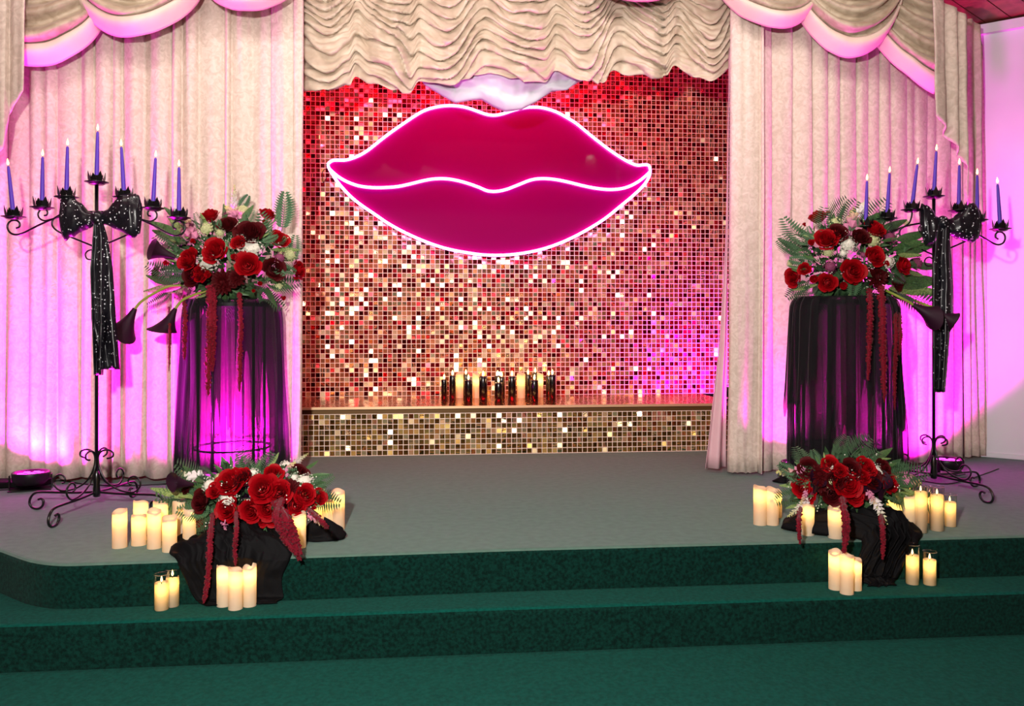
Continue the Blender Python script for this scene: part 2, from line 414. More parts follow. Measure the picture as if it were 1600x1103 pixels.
# the satin lining turned out at the alcove's right edge
def lining(u, v):
    z = lerp(2.75, .03, v); a = atY(lerp(1141, 1143, u), 500, 5.22)
    w = interp([(0, .0), (.45, .02), (.7, .06), (1, .15)], v)
    x = a.x - w * (1 - u) - .015 * v; y = 5.22 + .03 * math.sin(u * 9) * v + .05 * u
    return Vector((x, y, z))
mb = MB(); mb.grid(lining, 14, 30); o = mb.build('lining_drape', M['neontint_lining'], origin=(1.4, 5.2, 0)); solid(o, .003)
tag(o, 'thin lining drape with neon pink painted in, peeping out beside the right edge of the sequin wall', 'drape')

# ================================================================== swags with rolled pale hems
def swag(label, L, R, low, top, Y, nf=6, u0=0., u1=1., seed=0, band=.085, sk=0.0):
    """L,R: px of the two ends of the lower hem; low: px row of the lowest point; top: px row of the hidden rail; all on plane Y."""
    root = empty('swag_drape', atY((L[0] + R[0]) / 2, top, Y + .02)); tag(root, label, 'swag', 'swags along the top of the curtains')
    def base(u, v, lift=0):
        # v=0 rail, v=1 hem ; lines of constant v are the folds
        ex = v ** .8
        xl = lerp((L[0] + R[0]) / 2 - (R[0] - L[0]) * .36, L[0], ex); xr = lerp((L[0] + R[0]) / 2 + (R[0] - L[0]) * .36, R[0], ex)
        yl = lerp(top, L[1], v ** 1.3); yr = lerp(top, R[1], v ** 1.3)
        s = 4 * u * (1 - u); s = s ** .85
        uu = u + sk * u * (1 - u)
        mid = (low - (L[1] + R[1]) / 2)
        py = lerp(yl, yr, u) + s * (mid * v + (1 - v) * 0)
        return lerp(xl, xr, uu), py
    def P(u, v):
        px, py = base(u, v)
        ph = v * nf * 1.35 * 2 * PI + 2.4 * nz(u * 1.6, v * 1.5, seed + .7)
        rg = math.sin(ph); rg = (abs(rg) ** .8) * (1 if rg > 0 else -1)
        A = .048 * (math.sin(PI * u) ** .4 * .8 + .2)
        bulge = .10 * math.sin(PI * min(1, max(0, u))) ** .7 * (v ** .7)
        p = atY(px, py, Y); p.y -= bulge + A * rg + .01 * nz(u * 7, v * 9, seed)
        p.z -= .012 * rg
        return p
    vb = 1 - band
    g = MB(); g.grid(lambda u, v: P(lerp(u0, u1, u), v * vb), 44, 56); o = g.build('drape_folds', M['swag'], root); solid(o, .004)
    # the band rolls under: its lower half faces the uplights
    def B(u, t):
        u = lerp(u0, u1, u); q = P(u, vb); px, py = base(u, 1.0); e = atY(px, py, Y); e.y = q.y + .015
        p = q.lerp(e, t); p.y -= .03 * math.sin(PI * min(1, t * 1.1)) * (1 - .35 * t); p.y += .06 * t * t
        return p
    g = MB(); g.grid(B, 44, 10); o = g.build('hem_band', M['swagband'], root); solid(o, .004)
    tag(o, 'smooth pale rolled hem band catching pink light')
    return root
YS = 5.02
swag('leftmost taupe swag, tucked behind the hanging tail at the top left corner', (-60, 20), (150, 38), 103, -170, YS + .03, 7, seed=1, u0=.0)
swag('large draped taupe swag second from the left above the left candelabrum', (102, -20), (312, -20), 61, -200, YS, 7, seed=2)
swag('shallow swag just left of the ruched shade, cut by the top of the picture', (318, -18), (462, -18), 24, -150, YS, 5, seed=3)
swag('short pink-lit swag dipping in front of the ruched shade at top centre', (930, -20), (1066, -20), 9, -150, YS + .08, 5, seed=4)
swag('swag with a broad pink-lit hem above the panel right of the sequin wall', (1126, -20), (1272, 12), 47, -170, YS, 6, seed=5)
swag('large taupe swag of deep folds above the right pedestal flowers', (1252, 8), (1412, 8), 89, -150, YS - .02, 8, seed=6)
swag('steep right-hand swag with pink hem ending at the hanging tail', (1370, 52), (1535, 120), 142, -110, YS + .03, 7, seed=7, u1=.56, band=.075)

# swag tails (jabots): stepped pleats
def jabot(label, cols, Y, tops, seed=0):
    """cols: (px, lower edge px row, forward offset)"""
    pts = []
    for px, yb, off in cols: pts.append((px, yb, off))
    n = len(pts) - 1; vs = []; nr = 22; K = 5
    cs = []
    for i in range(n):
        for k in range(K): t = k / K; cs.append((lerp(pts[i][0], pts[i + 1][0], t), lerp(pts[i][1], pts[i + 1][1], t), lerp(pts[i][2], pts[i + 1][2], t * t * (3 - 2 * t))))
    cs.append(pts[-1])
    for j in range(nr + 1):
        v = j / nr
        for px, yb, off in cs:
            p = atY(px, lerp(tops if px < 1400 else max(tops, (px - 1468) * .67), yb, v), Y); p.y -= off * (.5 + .5 * v) + .012 * nz(px * .05, v * 4, seed); vs.append(p)
    w = len(cs); mb = MB(); mb.add(vs, [(j * w + i, j * w + i + 1, (j + 1) * w + i + 1, (j + 1) * w + i) for j in range(nr) for i in range(w - 1)])
    o = mb.build('swag_tail', M['jabot'], origin=atY(cols[0][0], tops, Y)); solid(o, .006); tag(o, label, 'drape'); return o
jabot('long taupe swag tail with a slanting stepped edge in the top left corner', [(-120, 330, .02), (-60, 290, .06), (-58, 262, .02), (-8, 252, .05), (14, 236, .06), (15.5, 181, .01), (30, 165, .05), (46, 147, .07)], YS - .13, -170)
jabot('taupe swag tail with zigzag edge left of the white wall on the right', [(1452, 186, .07), (1470, 200, .05), (1473, 212, .00), (1490, 232, .05), (1494, 246, .01), (1504, 262, .05), (1509, 320, .02)], YS - .15, -30, seed=3)
jabot('short crumpled drape end hanging beside the white wall above the candelabrum', [(1503, 300, .02), (1512, 330, .06), (1519, 342, .02), (1529, 352, .05)], YS + .38, 32, seed=5)

# ================================================================== ruched shade (austrian valance)
YA = 5.40
shirr = [468, 562, 658, 757, 868, 972, 1062, 1152]
hem = [(478, 130), (520, 136), (545, 128), (556, 115), (580, 126), (618, 133), (640, 138), (655, 122), (700, 128), (757, 112), (800, 122), (850, 124), (868, 110), (905, 122), (935, 126), (958, 110), (985, 116), (1030, 121), (1052, 103), (1085, 118), (1105, 123), (1140, 106), (1155, 110)]
def hemf(x):
    for (a, b), (c, d) in zip(hem, hem[1:]):
        if x <= c:
            t = max(0, (x - a) / (c - a)); t = t * t * (3 - 2 * t); return (b + (d - b) * t - 118) * 1.35 + 120
    return hem[-1][1]
CP = [random.Random(40 + q).uniform(-1.1, 1.1) for q in range(12)]
def colph(x):
    f_ = (x - 380) / 100; k = int(f_); t = f_ - k; t = min(1, max(0, (t - .3) / .4)); return lerp(CP[k], CP[k + 1], t * t * (3 - 2 * t))
def aust(u, v):
    px = lerp(464, 1152, u)
    for i in range(len(shirr) - 1):
        if px <= shirr[i + 1]: break
    t = (px - shirr[i]) / (shirr[i + 1] - shirr[i]); t = min(1, max(0, t))
    t += .10 * nz(v * 2.2, i * 5.1, 3) * math.sin(PI * t)
    hb = hemf(px); top = -190
    rowp = lerp(top, hb, v)
    sagp = math.sin(PI * min(1, max(0, t))) ** 1.15
    py = rowp + 26 * (sagp - .55) * (1 - v ** 5) + 4 * nz(px * .03, v * 14, 2)
    # folds run along the sagging lines, deepest between the gathers, with uneven spacing
    ph = v * 16.5 + colph(px) + 2.3 * nz(px * .006, v * 1.8, 8) + 1.3 * nz(px * .014, v * 5, 5) + .9 * nz(i * 3.3, v * 3, 2) * sagp
    fr = ph - math.floor(ph)
    q_ = fr / .86 if fr < .86 else (1 - fr) / .14
    fold = 1.9 * max(0, q_) ** .8 - .8
    ph2 = v * 31 + 2.4 * nz(px * .013, v * 6, 15); f2 = abs(math.sin(PI * ph2))
    am = .042 * (.45 + .9 * abs(nz(px * .012, v * 4, 11))+ .35 * sagp) * (1 - .6 * max(0, v - .92) / .08)
    d = .06 * sagp + am * fold + .013 * f2 + .010 * nz(px * .09, v * 40, 6) + .014 * nz(px * .045, v * 18, 9)
    p = atY(px, py, YA); p.y -= d; p.z -= .034 * min(fr, .9) * (1 if fr < .9 else (1 - fr) / .1)
    return p
mb = MB(); mb.grid(aust, 330, 190); o = mb.build('ruched_shade', M['austrian'], origin=atY(800, -190, YA)); solid(o, .003)
tag(o, 'champagne ruched shade gathered in sagging folds above the sequin wall', 'valance')
# white puffs of the lining below its hem
wh_top = [(655, 108), (757, 100), (850, 108), (925, 112)]
wh_bot = [(653, 120), (665, 135), (690, 150), (712, 162), (735, 158), (752, 156), (770, 166), (790, 175), (815, 172), (838, 160), (862, 144), (885, 142), (905, 128), (928, 118)]
def puff(u, v):
    px = lerp(653, 928, u); a = interp(wh_top, px) - 20; b = interp(wh_bot, px)
    p = atY(px, lerp(a, b, v), YA + .12); ph = v * 9 + 3 * nz(px * .02, 1, 1)
    p.y -= .05 * math.sin(PI * v) + .018 * math.sin(ph * 1.7) + .035 * (1 - 2.5 * abs(nz(px * .022, v * 3.2, 9))) * math.sin(PI * v) + .016 * (1 - 2.5 * abs(nz(px * .06, v * 6, 19))) * math.sin(PI * v)
    return p
mb = MB(); mb.grid(puff, 110, 26); o = mb.build('lining_swag', M['whitecloth'], origin=atY(790, 100, YA)); solid(o, .003)
tag(o, 'crumpled white lining drooping below the ruched shade over the neon lips', 'drape')

# ================================================================== sequin wall and bench
YW = 6.98; PB = .0392
bx0 = atY(440, 600, YW).x; bx1 = atY(1185, 600, YW).x; ZB = .36
wallroot = tag(empty('sequin_wall', ((bx0 + bx1) / 2, YW, ZB)), 'backdrop of small gold mirror tiles behind the neon lips', 'backdrop')
mb = MB(); mb.box(((bx0 + bx1) / 2, YW + .05, (ZB + 3.46) / 2), (bx1 - bx0, .03, 3.46 - ZB)); mb.build('backing_board', M['backing'], wallroot, smooth=False)
def tiles(x0, x1, z0, z1, y, pitch, r, flip=.10, sizef=.95):
    mb = MB(); nx = int((x1 - x0) / pitch); nzr = int((z1 - z0) / pitch)
    for i in range(nx):
        for j in range(nzr):
            c = Vector((x0 + (i + .5) * pitch, y + r.uniform(-.003, .003), z0 + (j + .5) * pitch))
            k = 1 if r.random() > flip else 4
            # neighbouring tiles lean alike, every tile has its own tilt on top
            a = (.05 * nz(c.x * 2.1, c.z * 2.3, 1) + r.gauss(0, .15)) * k; b = (.05 * nz(c.x * 2.3, c.z * 1.9, 7) + r.gauss(0, .15)) * k
            a = max(-.5, min(.5, a)); b = max(-.5, min(.5, b))
            h = pitch * sizef / 2
            ux = Vector((math.cos(b), math.sin(b), 0)); uz = Vector((0, math.sin(a), math.cos(a)))
            mb.add([c - ux * h - uz * h, c + ux * h - uz * h, c + ux * h + uz * h, c - ux * h + uz * h], [(0, 1, 2, 3)])
    return mb
def gridbars(x0, x1, z0, z1, y, pitch, t):
    mb = MB(); nx = int((x1 - x0) / pitch); nzr = int((z1 - z0) / pitch)
    for i in range(nx + 1): mb.box((x0 + i * pitch, y, (z0 + z0 + nzr * pitch) / 2), (t, .003, nzr * pitch))
    for j in range(nzr + 1): mb.box(((x0 + x0 + nx * pitch) / 2, y + .0005, z0 + j * pitch), (nx * pitch, .003, t))
    return mb
r = random.Random(3)
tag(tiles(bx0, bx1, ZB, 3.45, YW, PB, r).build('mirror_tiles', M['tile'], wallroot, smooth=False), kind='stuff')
tag(gridbars(bx0, bx1, ZB, 3.45, YW - .012, PB, .0044).build('clear_grid', M['grid'], wallroot, smooth=False), kind='stuff')
YB = 6.12; PF = .0378
fx0 = atY(440, 600, YB).x; fx1 = atY(1150, 600, YB).x
bench = tag(empty('sequin_bench', ((fx0 + fx1) / 2, YB, 0)), 'low gold bench faced with mirror tiles, candles along its shiny top', 'bench')
mb = MB(); mb.box(((fx0 + fx1) / 2, (YB + .03 + YW + .03) / 2, (ZB - .016) / 2 + .001), (fx1 - fx0, YW + .03 - YB - .03, ZB - .018)); mb.build('bench_body', M['backing2'], bench, smooth=False)
mb = MB(); mb.box(((fx0 + fx1) / 2, (YB - .01 + YW - .02) / 2, ZB - .008), (fx1 - fx0, YW - .02 - YB + .01, .016)); mb.build('bench_top', M['goldtop'], bench, smooth=False)
mb = MB(); mb.box(((fx0 + fx1) / 2, YB - .018, ZB - .008), (fx1 - fx0, .008, .018)); mb.build('edge_trim', M['goldtrim'], bench, smooth=False)
tag(tiles(fx0, fx1, .004, ZB - .018, YB + .012, PF, r, .18).build('mirror_tiles', M['tile2'], bench, smooth=False), kind='stuff')
tag(gridbars(fx0, fx1, .004, ZB - .018, YB - .002, PF, .0042).build('clear_grid', M['grid'], bench, smooth=False), kind='stuff')

# ================================================================== neon lips
YN = 6.86
out_px = [(513, 259), (516, 254), (523, 251), (538, 251), (548, 249), (561, 244), (576, 235), (596, 219), (614, 205.5), (632, 193), (650, 181), (665, 173), (683, 168), (700.5, 166), (718, 167), (733.6, 170.5), (749, 176), (761.5, 180), (774, 181), (788, 178), (803, 173), (821, 169), (839, 168.4), (854, 171), (869, 176), (884, 184), (900, 194), (917, 208), (935, 222.5), (953, 236), (971, 248), (986, 256), (996, 259), (1006, 258), (1012.6, 259.3), (1015, 267), (1012.6, 278), (1004, 291), (988.5, 306), (968, 323), (943, 343), (912, 362), (882, 377), (849, 389), (816, 396), (785, 399), (754, 398.4), (723, 394), (693, 387.5), (662.5, 377), (632, 363.4), (606.6, 349.4), (584, 334), (563.5, 320), (545.7, 305), (528, 285), (518, 269.5)]
mid_px = [(515, 264.4), (528, 276), (543, 284.7), (561, 291), (581, 293.6), (601.5, 293.6), (622, 292), (642, 287.8), (662.5, 282.7), (680, 280), (698, 280), (716, 283), (733.6, 288), (749, 293.6), (761.5, 298.7), (775, 299.6), (790.5, 296.6), (808, 290), (828.5, 282), (846, 279.6), (866.6, 281), (887, 285), (907, 290), (927.5, 294.3), (948, 296.6), (965.6, 296), (981, 292.3), (996, 284.7), (1009, 274.5), (1014, 269.5)]
lips = tag(empty('neon_lips_sign', atY(765, 285, YN)), 'large pink neon sign of closed lips on a magenta panel', 'sign')
P3 = smooth_path([atY(x, y, YN) for x, y in out_px], 3, True)
bmh = bmesh.new(); vv = [bmh.verts.new(p - wl(lips)) for p in P3]; fc = bmh.faces.new(vv)
ex = bmesh.ops.extrude_face_region(bmh, geom=[fc]); bmesh.ops.translate(bmh, verts=[q for q in ex['geom'] if isinstance(q, bmesh.types.BMVert)], vec=(0, .012, 0))
bmesh.ops.triangulate(bmh, faces=bmh.faces[:]); bmesh.ops.recalc_face_normals(bmh, faces=bmh.faces[:])
me = bpy.data.meshes.new('acrylic_panel'); bmh.to_mesh(me); bmh.free(); me.materials.append(M['acrylic'])
o = bpy.data.objects.new('acrylic_panel', me); COL.objects.link(o); o.parent = lips; WL[o.name] = wl(lips)
mb = MB(); mb.tube([p + Vector((0, -.022, 0)) for p in P3], .0115, 8, True); mb.build('neon_outline', M['neon'], lips)
PM = smooth_path([atY(x, y, YN) for x, y in mid_px], 3)
mb = MB(); mb.tube([p + Vector((0, -.022, 0)) for p in PM], .0115, 8); mb.build('neon_centre_line', M['neon'], lips)
mb = MB()
for px in (700, 835): a = atY(px, 172, YN); mb.tube([a + Vector((0, .01, -.02)), Vector((a.x, YN + .02, 3.49))], .0015, 5); mb.build('hanging_wire', M['blackmetal'], lips); mb = MB()
mb = MB(); mb.tube(smooth_path([atY(513, 262, YN + .01), atY(504, 268, YN + .05), atY(505, 285, YN + .06), atY(511, 275, YN + .05)], 5), .003, 5); mb.build('power_cable', M['wick'], lips)
# ================================================================== floor uplights
def uplight(label, p, rz, energy, aim, spot=75, z=.175, extra=None):
    p = Vector(p); root = empty('stage_uplight', (0, 0, 0)); tag(root, label, 'stage light', 'uplights on the stage floor')
    mb = MB(); prof = [(.0, .03), (.075, .035), (.095, .06), (.10, .10), (.098, .105), (.088, .105), (.085, .095), (0, .093)]
    mb.lathe(prof, n=28); mb.build('lamp_body', M['blackplastic'], root)
    for s in (-1, 1):
        mb = MB(); mb.box((s * .108, 0, .045), (.006, .03, .09)); bevel(mb.build('bracket', M['blackmetal'], root, smooth=False), .002)
    mb = MB(); mb.box((0, 0, .004), (.22, .12, .008)); bevel(mb.build('foot_plate', M['blackmetal'], root, smooth=False), .002)
    mb = MB()
    for k in range(7):
        a = 2 * PI * k / 6; rr = 0 if k == 6 else .052
        mb.lathe([(0, .0935), (.018, .0935), (.018, .098), (0, .099)], (rr * math.cos(a), rr * math.sin(a), 0), 10)
    tag(mb.build('lens_cluster', M['lens'], root), kind='stuff')
    root.location = p; root.rotation_euler = (0, 0, rz)
    lamp('uplight_beam', 'SPOT', p + Vector((0, 0, z)), energy, MAG, aim, .05, spot, .35)
    return root
M['lens'] = mat('magenta_led_lens', '#ff40e0', .3, emit=(1, .03, .8, 1), estr=6)
def on(px, py, z=0): p = G(px, py, z); return (p.x, p.y, z)
UPS = []
pL = Vector(on(48, 765)); uplight('black uplight on the stage floor at the far left edge', pL, .3, 480, (pL.x + .2, 5.36, .95), 150)
pC = Vector(on(352, 757)); uplight('black uplight hidden behind the left pedestal', (pC.x, 4.95, 0), .1, 450, (pC.x, 5.34, .95), 160)
pM = Vector(on(1236, 748)); uplight('black uplight lying at the left foot of the right pedestal', (pM.x + .05, 5.02, 0), -.2, 70, (pM.x + .0, 5.24, .95), 120)
pR = Vector(on(1480, 742)); uplight('black uplight behind the feet of the right candelabrum', (pR.x, pR.y, 0),     .5, 340, (pR.x - .2, 5.6, .95), 140)
pA = atY(1140, 600, 6.45); uplight('small added uplight on the bench top, unseen behind the right curtain', (pA.x, 6.45, ZB), .4, 90, (pA.x - .15, 6.95, ZB + .3), 120)  # unseen fixture added to put magenta light on the wall tiles
# cables on the floor
def cable(label, pts, r=.004):
    mb = MB(); mb.tube(smooth_path([Vector(on(x, y)) + Vector((0, 0, r)) for x, y in pts], 6), r, 6)
    return tag(mb.build('cable', M['blackplastic'], origin=on(*pts[0])), label, 'cable')
cable('black cable curling from the left uplight along the curtain hem', [(-40, 768), (10, 766), (60, 761), (90, 752), (130, 757), (190, 760), (260, 757)])
cable('black cable behind the right candelabrum beside the curtain hem', [(1395, 768), (1430, 752), (1480, 757), (1530, 744), (1560, 733)])
# the dark flight case / monitor at the left edge
mb = MB()
q = G(2, 765); mb.prism([(q.x - .35, q.y - .02), (q.x + .17, q.y + .02), (q.x + .24, q.y + .13), (q.x - .35, q.y + .13)], .002, .045)
o = mb.build('black_mat', M['blackcloth'], smooth=False, origin=(q.x, q.y, 0)); bevel(o, .012, 3); tag(o, 'flat black bundle on the floor beneath the left curtain', 'bundle')

# ================================================================== candelabra
def candelabrum(label, arot):
    k = 1 / 298.0
    root = tag(empty('candelabrum'), label, 'candelabrum', None)
    def V(dx, py, a=0.0):  # radial px offset, px row -> local
        x = dx * k; z = (799 - py) * k
        return Vector((x * math.cos(a), x * math.sin(a), z))
    mb = MB(); mb.tube([(0, 0, .075), (0, 0, 1.70)], .0095, 10); mb.build('pole', M['blackmetal'], root)
    mb = MB(); mb.lathe([(0, .075), (.016, .077), (.02, .1), (.015, .14), (.018, .17), (.013, .2), (.009, .21)], n=14); mb.build('hub', M['blackmetal'], root)
    S1 = [(17, 717), (22, 716), (27, 713), (26, 707), (19, 704), (12, 704.5), (7, 707), (3.5, 712), (2.5, 719), (4, 730), (9, 742), (17, 753), (28, 761), (40, 766), (51, 768), (60, 768), (67, 764), (71.5, 757), (70, 749), (63, 744), (56, 745), (52, 750), (53, 755), (57, 757)]
    FT = [(3, 769), (40, 771), (80, 771), (95, 771.5), (104, 774), (110, 781), (111.5, 789), (108, 795), (101, 797.3), (94, 796), (89, 791), (88.5, 785), (92, 781.5), (97, 783)]
    for a in (0, PI / 2, PI, 3 * PI / 2):
        mb = MB(); mb.tube(smooth_path([V(x, y, a) for x, y in FT], 4), .0065, 8); ft = mb.build('foot', M['blackmetal'], root)
        mb = MB(); mb.tube(smooth_path([V(x, y, a) for x, y in S1], 4), .0048, 8); mb.build('base_scroll', M['blackmetal'], root)
    spots = []; AR3 = Matrix.Rotation(arot, 3, 'Z')
    for s in (-1, 1):
        def C(pts, r, name):
            mb = MB(); mb.tube(smooth_path([AR3 @ (V(s * x, y) + Vector((0, yy * k * .3, 0))) for x, y, yy in pts], 4), r, 8); return mb.build(name, M['blackmetal'], root)
        C([(3, 337, 0), (25, 338, 2), (57, 345, 3), (85, 357, 1), (100, 365, 0), (112, 371, 0), (122, 373, 0), (130, 370, 0), (134, 363, 0), (133, 356, 0), (128, 351.5, 0), (121, 351, 0), (116, 355, 0), (116.5, 361, 0), (121, 363, 0)], .0052, 'outer_arm')
        C([(3, 391, 0), (25, 382, 0), (46, 373, -6), (58, 367, -10), (65, 359, -12), (64, 350, -12), (56, 344, -12), (48, 338, -13), (44, 328, -14), (43, 320, -14)], .0048, 'inner_arm')
        C([(60, 346, 3), (70, 349, 6), (80, 351, 9), (88, 347, 12), (90, 340, 12), (86, 334, 12), (80, 333, 12), (76, 337, 12), (77, 342, 12), (81, 343, 12)], .0045, 'middle_arm')
        C([(3, 398, 0), (8, 396, 0), (14, 398, 0), (17, 403, 0), (15, 409, 0), (10, 411, 0), (4, 410, 0)], .004, 'small_scroll')
        C([(4, 352, 0), (12, 356, 0), (20, 356, 0), (27, 351, 0), (27, 344, 0), (21, 341, 0), (16, 344, 0), (17, 348, 0)], .004, 'small_scroll')
        mb = MB(); mb.tube([AR3 @ V(s * 125, 351), AR3 @ V(s * 125, 346)], .005, 8); mb.build('post', M['blackmetal'], root)
        mb = MB(); mb.tube([AR3 @ (V(s * 84, 333) + Vector((0, 3.6 * k, 0))), AR3 @ (V(s * 84, 329) + Vector((0, 3.6 * k, 0)))], .005, 8); mb.build('post', M['blackmetal'], root)
        spots += [V(s * 125, 346), V(s * 84, 331) + Vector((0, 3.6 * k, 0)), V(s * 43.5, 316) + Vector((0, -4.2 * k, 0))]
    spots = [AR3 @ q for q in spots]; spots.append(V(0, 292))
    for c in spots:
        mb = MB(); mb.lathe([(0, -.014), (.030, -.013), (.040, -.008), (.042, -.004), (.058, 0), (.059, .003), (.042, .002), (.0, .0)], c, 22); sc = mb.build('saucer', M['blackmetal'], root)
        mb = MB(); mb.shell([(.0125, 0), (.0125, .035), (.0145, .037)], c, 14); o = mb.build('candle_cup', M['blackmetal'], sc); solid(o, .0015)
        mb = MB()
        for q in range(8):      # leaf-shaped crown points
            a = 2 * PI * q / 8 + .2; d = Vector((math.cos(a), math.sin(a), 0)); t = Vector((-d.y, d.x, 0)); w = .012
            b = c + d * .034; h = .045 + .012 * (q % 2)
            mb.add([b - t * w, b + t * w, b + t * w * 1.15 + UP * h * .45 + d * .005, b + UP * h + d * .011, b - t * w * 1.15 + UP * h * .45 + d * .005], [(0, 1, 2, 3, 4)])
            mb.add([b - t * .006 + UP * h * .4 - d * .006, b + t * .006 + UP * h * .4 - d * .006, b + UP * h * .85 - d * .002], [(0, 1, 2)])
        o = mb.build('leaf_crown', M['blackmetal'], sc, smooth=False); solid(o, .0015)
    return root, spots
cL = Vector(on(151, 799)); cR = Vector(on(1459, 768))
AL_, AR_ = math.radians(-12), math.radians(17)
candL, spotsL = candelabrum('black wrought iron scroll candelabrum on the left of the stage', math.radians(9))
candR, spotsR = candelabrum('black wrought iron scroll candelabrum on the right, before the white wall', math.radians(-15))
candL.location = cL; candL.rotation_euler = (0, 0, AL_); candR.location = cR; candR.rotation_euler = (0, 0, AR_)
candL['group'] = candR['group'] = 'wrought iron candelabra'
# the arms stay square to the viewer on the left stand, so undo its base turn for candle spots
def taper_proto():
    root = empty('taper_candle'); h = .262
    mb = MB(); mb.lathe([(0, 0), (.0105, .001), (.0115, .03), (.0102, .12), (.0085, .2), (.0068, h - .008), (.0045, h - .001), (0, h)], n=16); mb.build('wax', M['purple'], root)
    mb = MB(); mb.tube([(0, 0, h - .003), (.001, 0, h + .01)], .0011, 5); mb.build('wick', M['wick'], root)
    mb = MB(); mb.lathe([(0, h + .004), (.0045, h + .009), (.0058, h + .016), (.004, h + .027), (.0015, h + .036), (0, h + .04)], n=10); mb.build('flame', M['flame'], root)
    return root
tp = taper_proto(); first = True
leanL = {0: -.16, 1: .0, 2: .0, 3: .16, 4: .10, 5: -.035, 6: .02}
# spots order: left outer, left middle, left inner, right outer, right middle, right inner, centre
names = ['outermost left', 'second from the left', 'third from the left', 'outermost right', 'second from the right', 'third from the right', 'tallest central']
TL = [-.10, .01, .02, .0, .05, -.055, .02]; TR = [.03, .06, .13, -.065, .0, .015, .06]
LF = [0, 0, 0, 0, 0, 0, 0]
for side, (cc, an, tl, spots) in enumerate([(cL, AL_, TL, spotsL), (cR, AR_, TR, spotsR)]):
    for i, sp in enumerate(spots):
        o = tp if first else copy_tree(tp); first = False
        p = cc + Matrix.Rotation(an, 3, 'Z') @ sp; o.location = p + Vector((0, 0, .002))
        o.rotation_euler = (0, tl[i], 0)
        wsd = 'left' if side == 0 else 'right'
        tag(o, f'lit purple taper candle, {names[i]} on the {wsd} candelabrum', 'candle', f'purple tapers on the {wsd} candelabrum')

# ================================================================== sequin bows
def bow(label, knot, Dk, left, right, tails):
    """left/right: list of (px, top row, bottom row, depth m); tails: list of outlines rows [(py, x0, x1)]"""
    root = tag(empty('sequin_bow', atD(knot[0], knot[1], Dk)), label, 'bow', 'black sequin bows')
    for nm, prof in (('bow_loop', left), ('bow_loop', right)):
        def f(u, v, prof=prof):
            n = len(prof) - 1; x = u * n; i = min(n - 1, int(x)); t = x - i; t2 = t * t * (3 - 2 * t)
            a, b = prof[i], prof[i + 1]; px = lerp(a[0], b[0], t); tp_ = lerp(a[1], b[1], t2); bt = lerp(a[2], b[2], t2); dp = lerp(a[3], b[3], t2)
            an = 2 * PI * v; cy = (tp_ + bt) / 2; hh = (bt - tp_) / 2
            c = math.cos(an); s_ = math.sin(an)
            p = atD(px, cy - hh * c, Dk - .02); p -= FW * (dp * s_)
            w = .012 * nz(px * .09, an * 1.3, len(label)) + .006 * nz(px * .3, an * 3, 3); p += (p - atD(px, cy, Dk - .02)).normalized() * w * min(1, u * 3)
            return p
        mb = MB(); mb.grid(lambda v, u: f(u, v), 26, 26, wrap=True)
        # close the outer end
        n0 = len(mb.v); e = [mb.v[i] for i in range(n0 - 26, n0)]; c = sum(e, Vector()) / 26
        mb.v.append(c); [(mb.f.append((n0 - 26 + i, n0 - 26 + (i + 1) % 26, n0)), mb.m.append(0)) for i in range(26)]
        mb.build(nm, M['sequin'], root)
    mb = MB()
    mb.grid(lambda v, u: atD(knot[0], knot[1], Dk - .03) + RT * (.030 * math.sin(PI * u) * math.cos(2 * PI * v) * (1 + .15 * math.sin(6 * PI * v))) - FW * (.045 * math.sin(PI * u) * math.sin(2 * PI * v)) + UP * (.040 * math.cos(PI * u)), 20, 12, wrap=True)
    mb.build('knot', M['sequin'], root)
    for rows, off, ph in tails:
        rows = [(r_[0], r_[1], r_[2]) for r_ in rows]
        def f(u, v, rows=rows, off=off, ph=ph):
            y = lerp(rows[0][0], rows[-1][0], v)
            for a, b in zip(rows, rows[1:]):
                if y <= b[0] + .01: break
            t = (y - a[0]) / (b[0] - a[0]); x0 = lerp(a[1], b[1], t); x1 = lerp(a[2], b[2], t)
            return atD(lerp(x0, x1, u), y, Dk - off - .018 * math.sin(u * 2 * PI * 1.4 + ph) * (.3 + v) - .006 * nz(u * 3, v * 9, ph))
        mb = MB(); mb.grid(f, 14, 50); o = mb.build('bow_tail', M['sequin'], root); solid(o, .003)
    return root
DL = depth(cL); DR = depth(cR)
bow('black sequin bow with long tails tied on the left candelabrum', (153, 341), DL - .015,
    [(150, 334, 350, .02), (140, 331, 356, .03), (126, 318, 362, .04), (112, 306, 370, .045), (103, 301, 376, .04), (98, 303, 370, .03), (95, 315, 350, .012)],
    [(156, 334, 350, .02), (168, 328, 352, .03), (182, 312, 358, .045), (196, 303, 366, .05), (208, 302, 373, .045), (217, 306, 366, .03), (221, 318, 345, .012)],
    [([(344, 148, 160), (370, 145, 168), (420, 142, 176), (500, 143, 181), (577, 158, 187)], .035, 1.0),
     ([(344, 147, 158), (370, 145, 164), (420, 141, 166), (500, 144, 165), (586, 147, 161)], .055, 2.2)])
bow('black sequin bow tied on the right candelabrum, its left loop drooping', (1472, 348), DR - .02,
    [(1470, 342, 360, .02), (1463, 338, 372, .03), (1455, 328, 384, .045), (1447, 321, 384, .04), (1441, 318, 370, .03), (1438, 325, 350, .012)],
    [(1475, 340, 358, .02), (1485, 342, 368, .03), (1498, 334, 374, .045), (1512, 320, 377, .05), (1522, 317, 378, .045), (1528, 325, 374, .03), (1530, 338, 362, .012)],
    [([(350, 1466, 1484), (400, 1460, 1484), (450, 1458, 1487), (520, 1458, 1484), (575, 1458, 1480), (613, 1458, 1477)], .05, 1.0),
     ([(350, 1470, 1482), (400, 1470, 1486), (450, 1472, 1489), (500, 1474, 1489), (530, 1474, 1482)], .035, 2.0)])

